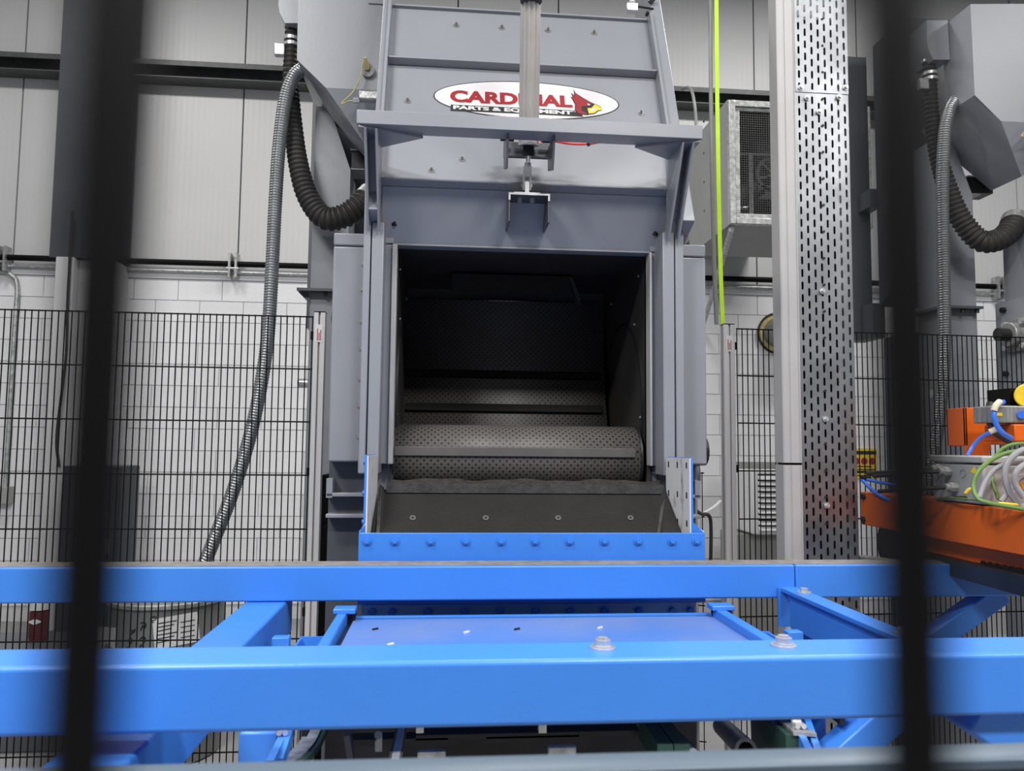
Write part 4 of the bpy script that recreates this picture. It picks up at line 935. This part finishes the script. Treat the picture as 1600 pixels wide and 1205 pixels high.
# wall outlet duct with foam collar
dcen = U(1212, 522, WY)
t = thing('duct_stub', (dcen.x, WY, dcen.z-.3), 'round grey duct with a yellow foam collar through the block wall', 'duct')
obj('collar', MB().ring((dcen.x, WY-.05, dcen.z), (dcen.x, WY+.01, dcen.z), .20, .14, 32), 'foam', t, bevel=.015)
obj('duct', MB().cyl((dcen.x+.03, WY-.42, dcen.z+.02), (dcen.x, WY+.01, dcen.z), .145, 32), 'unit', t)
obj('duct_band', MB().ring((dcen.x, WY-.06, dcen.z), (dcen.x, WY-.04, dcen.z), .212, .195, 32), 'dark', t)
# louvred ventilator low on the wall
lx_0, lx_1 = X(1176, 790, 6.6), X(1262, 790, 6.6); lz0, lz1 = Z(1195, 836, 6.6), Z(1195, 735, 6.6)
t = thing('louvre_cooler', ((lx_0+lx_1)/2, 6.75, 0), 'cream louvred ventilation box low behind the right fence', 'ventilator')
obj('cabinet', MB().box((lx_0, 6.6, lz0-.0), (lx_1, 7.0, lz1)), 'paper', t, bevel=.02)
obj('stand', MB().box((X(1150, 790, 6.7), 6.7, 0), (lx_1+.1, 7.1, lz0-.01)).box((X(1150, 790, 7.05), 7.02, lz0-.01), (lx_1+.1, 7.1, Z(1160, 722, 7.0))), 'unit', t)
for i in range(10):
    z = lz0+.06+(lz1-lz0-.12)*i/9.
    obj('slat', MB().prism([(6.597, z-.006), (6.57, z-.022), (6.57, z-.016), (6.597, z+.012)], 'x', lx_0+.05, lx_1-.05), 'paper', t)
    obj('slat_gap', MB().box((lx_0+.05, 6.596, z+.013), (lx_1-.05, 6.599, z+.028)), 'ink', t)
# yellow notice behind the tray, on the wall
sy_ = WY-.03
sx0, sx1, sz0, sz1 = X(1330, 720, sy_), X(1371, 720, sy_), Z(1352, 748, sy_), Z(1352, 701, sy_); sw_ = sx1-sx0; sh_ = sz1-sz0
t = thing('warning_notice', ((sx0+sx1)/2, sy_, sz0), 'yellow warning notice on the white block wall right of the slotted tray', 'sign')
obj('board', MB().box((sx0, sy_, sz0), (sx1, WY-.013, sz1)), 'yellow', t)
obj('heading', MB().box((sx0+.01, sy_-.002, sz1-sh_*.2), (sx1-.01, sy_-.0005, sz1-sh_*.08)), 'ink', t)
for i in range(3): obj('pictogram', MB().cyl((sx0+sw_*(.2+.3*i), sy_-.0005, sz1-sh_*.42), (sx0+sw_*(.2+.3*i), sy_-.002, sz1-sh_*.42), sh_*.12, 12), 'decalred', t)
for i in range(4): obj('print_line', MB().box((sx0+.02, sy_-.002, sz0+sh_*(.08+.1*i)), (sx1-.03-.03*(i % 2), sy_-.0005, sz0+sh_*(.12+.1*i))), 'ink', t)

# ================================================================== ORANGE HANDLING ARM ON THE RIGHT
XB = X(1348, 795, 2.6)
zbt = Z(1347, 769, 2.6); zbb = Z(1349, 820, 2.6)
arm = thing('orange_handling_arm', (XB+.1, 1.6, 0), 'orange steel handling arm with bundled cables at the right edge', 'robot arm')
obj('arm_beam', MB().box((XB, 1.5, zbb), (XB+.13, 2.6, zbt)), 'orange', arm, bevel=.003)
obj('arm_mast', MB().box((XB+.02, 1.2, 0), (XB+.34, 1.499, zbt)), 'orange', arm, bevel=.006)
obj('under_beam', MB().box((XB+.045, 1.5, zbb-.055), (XB+.11, 2.32, zbb-.001)), 'orange', arm, bevel=.003)
obj('end_plate', MB().box((XB, 2.6, zbb), (XB+.13, 2.608, zbt)), 'orange', arm)
for py in (776, 812): obj('beam_bolt', MB().cyl(UX(1350, py, XB), UX(1350, py, XB)+Vector((-.008, 0, 0)), .012, 6), 'dark', arm)
# bracket
XK = UX(1478, 660, XB+.25).x; YK = 2.33
kx0 = X(1508, 660, YK); kx1 = X(1545, 660, YK); ky1 = kx0/ (X(1479, 660, 1.0)); ztk = Z(1508, 637, YK)
obj('arm_bracket', MB().box((kx0, YK, Z(1508, 697, YK)), (kx0+.008, ky1, ztk)).box((kx0, YK, Z(1508, 760, YK)), (kx1, YK+.01, ztk)).box((kx0, ky1-.008, Z(1508, 697, YK)), (kx1, ky1, ztk)), 'orange', arm, bevel=.002)
obj('bracket_bar', MB().box((kx1, YK+.02, Z(1560, 695, YK)), (X(1583, 660, YK), YK+.06, Z(1560, 660, YK))).box((kx1-.01, YK+.01, Z(1550, 705, YK)), (X(1553, 700, YK), YK+.05, Z(1550, 690, YK))), 'orange', arm, bevel=.003)
YW = 2.15
obj('wrist_block', MB().box((X(1556, 648, YW), YW, Z(1580, 661, YW)), (X(1640, 648, YW), YW+.1, Z(1580, 634, YW))), 'bare', arm, bevel=.004)
obj('wrist_mount', MB().box((X(1582, 676, YW), YW-.01, Z(1590, 690, YW)), (X(1650, 676, YW), YW+.12, Z(1590, 663, YW))), 'orange', arm, bevel=.004)
obj('port_cap', MB().cyl(U(1597, 648, YW), U(1597, 648, YW-.012), .012, 18), 'bluew', arm)
obj('label_plate', MB().box((X(1558, 650, YW-.001), YW-.001, Z(1562, 650, YW)), (X(1566, 650, YW), YW, Z(1562, 645, YW))), 'yellow', arm)
obj('cable_chain', MB().tube(curve_pts([U(1548, 630, YW+.06), U(1546, 650, YW+.05), U(1552, 670, YW+.04), U(1565, 681, YW+.03), U(1580, 690, YW+.02)], .01), .012, 8), 'blackmatte', arm)
obj('motor_cap', MB().cyl(U(1606, 618, YW+.09), U(1606, 618, YW+.02), .036, 28), 'yellow', arm, bevel=.004)
obj('motor_body', MB().box((X(1578, 626, YW+.1), YW+.1, Z(1590, 634, YW+.1)), (X(1640, 626, YW+.1), YW+.2, Z(1590, 607, YW+.1))), 'black', arm)
# grey junction box on the beam
JY0, JY1 = 1.98, 2.20
jx = UX(1537, 740, 1.).x
jx0 = X(1537, 745, JY0); jz1 = Z(1537, 726, JY0); jz0 = Z(1537, 768, JY0); jzt = Z(1537, 713, JY0)
jb = obj('junction_box', MB().box((jx0, JY0, zbt+.004), (jx0+.25, JY1, jz1)), 'boxgrey', arm, bevel=.006)
obj('box_lid', MB().box((jx0-.006, JY0-.006, jz1+.003), (jx0+.256, JY1+.006, jzt)), 'boxgrey', jb, bevel=.004)
obj('box_feet', MB().box((jx0+.02, JY0+.02, zbt), (jx0+.2, JY1-.02, zbt+.004)), 'dark', jb)
for px, py in ((1478, 737), (1466, 733), (1488, 762)):
    p = UX(px+6, py, jx0)
    gl = obj('cable_gland', MB().cyl(p, p+Vector((-.022, 0, 0)), .014, 8).cyl(p+Vector((-.022, 0, 0)), p+Vector((-.034, 0, 0)), .011, 14), 'boxgrey', jb)
    obj('gland_cable', MB().tube(curve_pts([p+Vector((-.03, 0, 0)), p+Vector((-.08, .02, -.004)), p+Vector((-.13, .06, -.012)), p+Vector((-.15, .14, -.02))], .012), .006, 8), 'blackmatte', jb)
p = UX(1505, 740, jx0); obj('knockout', MB().ring(p, p+Vector((-.002, 0, 0)), .012, .010, 20), 'unit', jb)
p = UX(1523, 738, jx0); obj('hazard_sticker', MB().slab([p+Vector((-.0008, -.018, -.008)), p+Vector((-.0008, .016, 0)), p+Vector((-.0008, 0, .016))], (-.0005, 0, 0)), 'yellow', jb)
def cable(nm, pts, r, m): return obj(nm, MB().tube(curve_pts(pts, .008), r, 10), m, arm)
Yc = 1.93
cable('green_cable', [U(1640, 706, Yc), U(1590, 705, Yc), U(1560, 713, Yc), U(1533, 732, Yc), U(1521, 757, Yc), U(1527, 778, Yc-.02), U(1545, 786, Yc-.04), U(1600, 796, Yc-.10)], .0056, 'greenw')
cable('green_cable', [U(1640, 700, Yc+.06), U(1600, 693, Yc+.06), U(1570, 699, Yc+.06), U(1554, 718, Yc+.06), U(1551, 750, Yc+.05), U(1560, 780, Yc+.02)], .0048, 'greenw')
cable('grey_cable', [U(1640, 712, Yc-.03), U(1605, 702, Yc-.03), U(1580, 716, Yc-.03), U(1570, 740, Yc-.03), U(1578, 770, Yc-.04), U(1600, 795, Yc-.06)], .0082, 'greyw')
cable('grey_cable', [U(1640, 730, Yc), U(1600, 722, Yc), U(1560, 730, Yc-.01), U(1540, 752, Yc-.01), U(1530, 778, Yc-.02)], .0068, 'greyw')
cable('grey_cable', [U(1640, 722, Yc-.06), U(1612, 722, Yc-.06), U(1590, 735, Yc-.06), U(1586, 755, Yc-.06), U(1600, 778, Yc-.07)], .0080, 'greyw')
cable('grey_cable', [U(1564, 784, Yc-.03), U(1575, 770, Yc-.03), U(1590, 750, Yc-.02), U(1610, 742, Yc)], .0070, 'greyw')
cable('yellow_wire', [U(1508, 772, Yc+.04), U(1514, 765, Yc+.04), U(1519, 764, Yc+.05)], .0045, 'yellow')
cable('yellow_wire', [U(1592, 752, Yc), U(1600, 765, Yc), U(1612, 775, Yc)], .004, 'yellow')
cable('yellow_wire', [U(1560, 786, Yc-.04), U(1580, 788, Yc-.05), U(1600, 789, Yc-.06)], .0035, 'yellow')
cable('loose_wire', [U(1462, 783, 2.2), U(1472, 778, 2.15), U(1500, 779, 2.05), U(1530, 782, 1.98)], .003, 'greenw')
cable('loose_wire', [U(1456, 772, 2.25), U(1480, 776, 2.15), U(1510, 778, 2.05)], .0045, 'blackmatte')
cable('blue_tube', [U(1512, 712, 2.2), U(1520, 698, 2.2), U(1535, 682, 2.18), U(1555, 673, 2.15)], .0058, 'bluew')
cable('blue_tube', [U(1568, 628, YW-.01), U(1558, 633, YW-.02), U(1553, 648, YW-.03), U(1557, 664, YW-.03), U(1567, 677, YW-.03), U(1580, 685, YW-.02)], .0072, 'bluew')
cable('tape_wrap', [U(1553, 642, YW-.03), U(1556, 634, YW-.03), U(1562, 628, YW-.02)], .0092, 'tapebeige')
cable('tape_wrap', [U(1546, 675, 2.14), U(1558, 670, 2.13)], .0085, 'tapebeige')
cable('blue_tube', [U(1400, 758, 2.46), U(1375, 754, 2.5), U(1352, 749, 2.55), U(1346, 748, 2.55)], .0055, 'bluew')
cable('blue_tube', [U(1346, 749, 2.55), U(1362, 765, 2.52), U(1385, 780, 2.45), U(1410, 786, 2.4)], .0058, 'bluew')
cable('tube_elbow', [U(1361, 749, 2.54), U(1352, 748, 2.55), U(1345, 748, 2.55)], .0085, 'black')
# dark roller conveyor under the arm
cv = thing('chain_conveyor', (XB+.15, 2.1, 0), 'dark ribbed chain conveyor passing under the orange arm', 'conveyor')
ca, cb2 = U(1420, 868, 2.45), U(1640, 925, 1.75)
obj('conveyor_side', MB().bar(ca, cb2, .03, .05), 'dark', cv)
for i in range(26):
    p = ca.lerp(cb2, i/25); obj('roller', MB().cyl(p+Vector((.02, 0, .022)), p+Vector((.30, 0, .022)), .012, 10), 'dark', cv)
for p in (ca, cb2): obj('support_leg', MB().box((p.x-.02, p.y-.02, 0), (p.x+.02, p.y+.02, p.z-.02)), 'dark', cv)
obj('support_channel', MB().bar(U(1340, 872, 2.7), U(1420, 884, 2.45), .06, .02), 'galvrough', cv)
obj('dark_roll', MB().cyl(U(1395, 852, 2.9), U(1460, 852, 2.9), .11, 28), 'blackmatte', cv)  # plain dark roll, only grouped with the conveyor
# ================================================================== SMALL THINGS BEHIND THE LEFT FENCE
dY = 4.1; dc = U(232, 960, dY); dr = .29
t = thing('steel_drum', (dc.x, dY+dr, 0), 'grey steel drum with paper labels and black handwriting behind the left fence', 'drum')
zt_ = Z(232, 940, dY+.1)
def lathe(c, prof, n=40):
    mb = MB(); vs = [(c[0]+r*math.cos(2*math.pi*k/n), c[1]+r*math.sin(2*math.pi*k/n), z) for r, z in prof for k in range(n)]
    return mb.add(vs, [(i*n+k, i*n+(k+1) % n, (i+1)*n+(k+1) % n, (i+1)*n+k) for i in range(len(prof)-1) for k in range(n)])
obj('body', lathe((dc.x, dY+dr), [(0, .01), (dr, .01), (dr, .3), (dr+.012, .32), (dr, .34), (dr, .56), (dr+.012, .58), (dr, .6), (dr, zt_-.03), (0, zt_-.03)]), 'drum', t)
obj('rim', lathe((dc.x, dY+dr), [(dr-.03, zt_-.029), (dr+.002, zt_-.029), (dr+.014, zt_-.022), (dr+.014, zt_-.005), (dr+.002, zt_), (dr-.01, zt_-.004), (dr-.012, zt_-.02)]), 'galvrough', t)
def ondrum(px, py):
    d = ray(px, py); c = Vector((dc.x, dY+dr)); o_ = Vector((EYE.x, EYE.y)); d2 = Vector((d.x, d.y)); a = d2.dot(d2); b = 2*d2.dot(o_-c); k = (o_-c).dot(o_-c)-(dr+.002)**2
    disc = max(0, b*b-4*a*k); return EYE+d*((-b-math.sqrt(disc))/(2*a))
def patch(name, quad, m, lift=0.0, n=8):
    vs = []; fs = []
    for i in range(n+1):
        u = i/n; top = Vector(quad[0]).lerp(Vector(quad[1]), u); bot = Vector(quad[3]).lerp(Vector(quad[2]), u)
        for p in (top, bot):
            w = ondrum(p.x, p.y); rad = Vector((w.x-dc.x, w.y-dY-dr, 0)).normalized(); vs += [w+rad*lift, w+rad*(lift+.001)]
        if i: a = 4*(i-1); b = 4*i; fs += [(a+1, b+1, b+3, a+3), (a, a+2, b+2, b), (a, b, b+1, a+1), (a+2, a+3, b+3, b+2)]
    return obj(name, MB().add(vs, fs), m, t)
patch('label', [(238, 968), (308, 956), (313, 1002), (242, 1016)], 'paper')
for i in range(6): patch('print_line', [(246, 974+i*6), (246+30-4*(i % 3), 969+i*6), (246+30-4*(i % 3), 970.5+i*6), (246, 975.5+i*6)], 'ink', .0013)
for i in range(4): patch('print_line', [(282, 972+i*8), (304, 968+i*8), (304, 969.2+i*8), (282, 973.2+i*8)], 'ink', .0013)
patch('label', [(151, 979), (181, 981), (180, 1016), (151, 1016)], 'paper')
patch('print_line', [(153, 982), (159, 982), (159, 987), (153, 987)], 'ink', .0013)
def scribble(pix):
    P_ = [ondrum(*p) for p in pix]; P_ = [p+Vector((p.x-dc.x, p.y-dY-dr, 0)).normalized()*.001 for p in P_]
    obj('handwriting', MB().tube(curve_pts(P_, .006), .0028, 6), 'ink', t)
zz_ = lambda L: [(x*340/1600, 900+y*120/565) for x, y in L]
scribble(zz_([(965, 395), (980, 415), (995, 390), (975, 410), (965, 430)]))
scribble(zz_([(945, 485), (955, 455), (970, 470), (960, 500), (945, 485)]))
scribble(zz_([(925, 540), (945, 520), (940, 545)]))
scribble(zz_([(1035, 350), (1055, 340), (1072, 355), (1062, 385), (1050, 365), (1035, 400)]))
scribble(zz_([(1030, 470), (1045, 450), (1070, 455), (1050, 475), (1068, 485)]))
scribble(zz_([(1020, 540), (1040, 505), (1055, 520), (1035, 540), (1060, 545)]))
scribble(zz_([(1105, 320), (1120, 300), (1150, 305), (1140, 325), (1115, 330), (1130, 345)]))
# red can on the floor/shelf
rY = 4.6; rx0, rx1 = X(47, 970, rY), X(76, 970, rY); rz0, rz1 = Z(60, 1000, rY), Z(60, 955, rY); rcx = (rx0+rx1)/2
t = thing('red_can', (rcx, rY, rz0), 'dark red can with a white diamond mark behind the left fence', 'can')
obj('body', lathe((rcx, rY), [(0, rz0), ((rx1-rx0)/2*.9, rz0), ((rx1-rx0)/2, rz0+.02), ((rx1-rx0)/2, rz1), (.02, rz1+.01), (0, rz1+.01)], 24), 'red', t)
obj('white_cap', lathe((rcx, rY), [(.0, rz1+.06), (.04, rz1+.06), (.05, rz1+.05), (.05, rz1+.011), (0, rz1+.011)], 24), 'paper', t)
r_ = (rx1-rx0)/2+.002; zd = (rz0+rz1)/2+.03
obj('diamond', MB().slab([(rcx-.04, rY-r_, zd), (rcx, rY-r_-.001, zd-.016), (rcx+.04, rY-r_, zd), (rcx, rY-r_-.001, zd+.016)], (0, .004, 0)), 'paper', t)
o = obj('shelf_cabinet', MB().box((rx0-.5, rY-.2, 0), (rx1+.25, rY+.2, rz0-.002)), 'paint_dark_shaded', bevel=.01); tag(o, 'low dark cabinet under the red can behind the left fence', 'cabinet')
# white and black cables beside the right post
o = obj('white_cable', MB().tube(curve_pts([U(1085, 812, 2.95), U(1100, 802, 2.95), U(1115, 793, 2.97), U(1126, 783, 2.98)], .01), .006, 8), 'paper'); tag(o, 'white cable sagging between the machine and the right fence post', 'cable')
o = obj('black_cable', MB().tube(curve_pts([U(1082, 793, 2.9), U(1095, 803, 2.9), U(1108, 806, 2.9), U(1111, 830, 2.9), U(1110, 900, 2.9)], .01), .007, 8), 'blackmatte'); tag(o, 'black cable looping down beside the right end of the chute', 'cable')
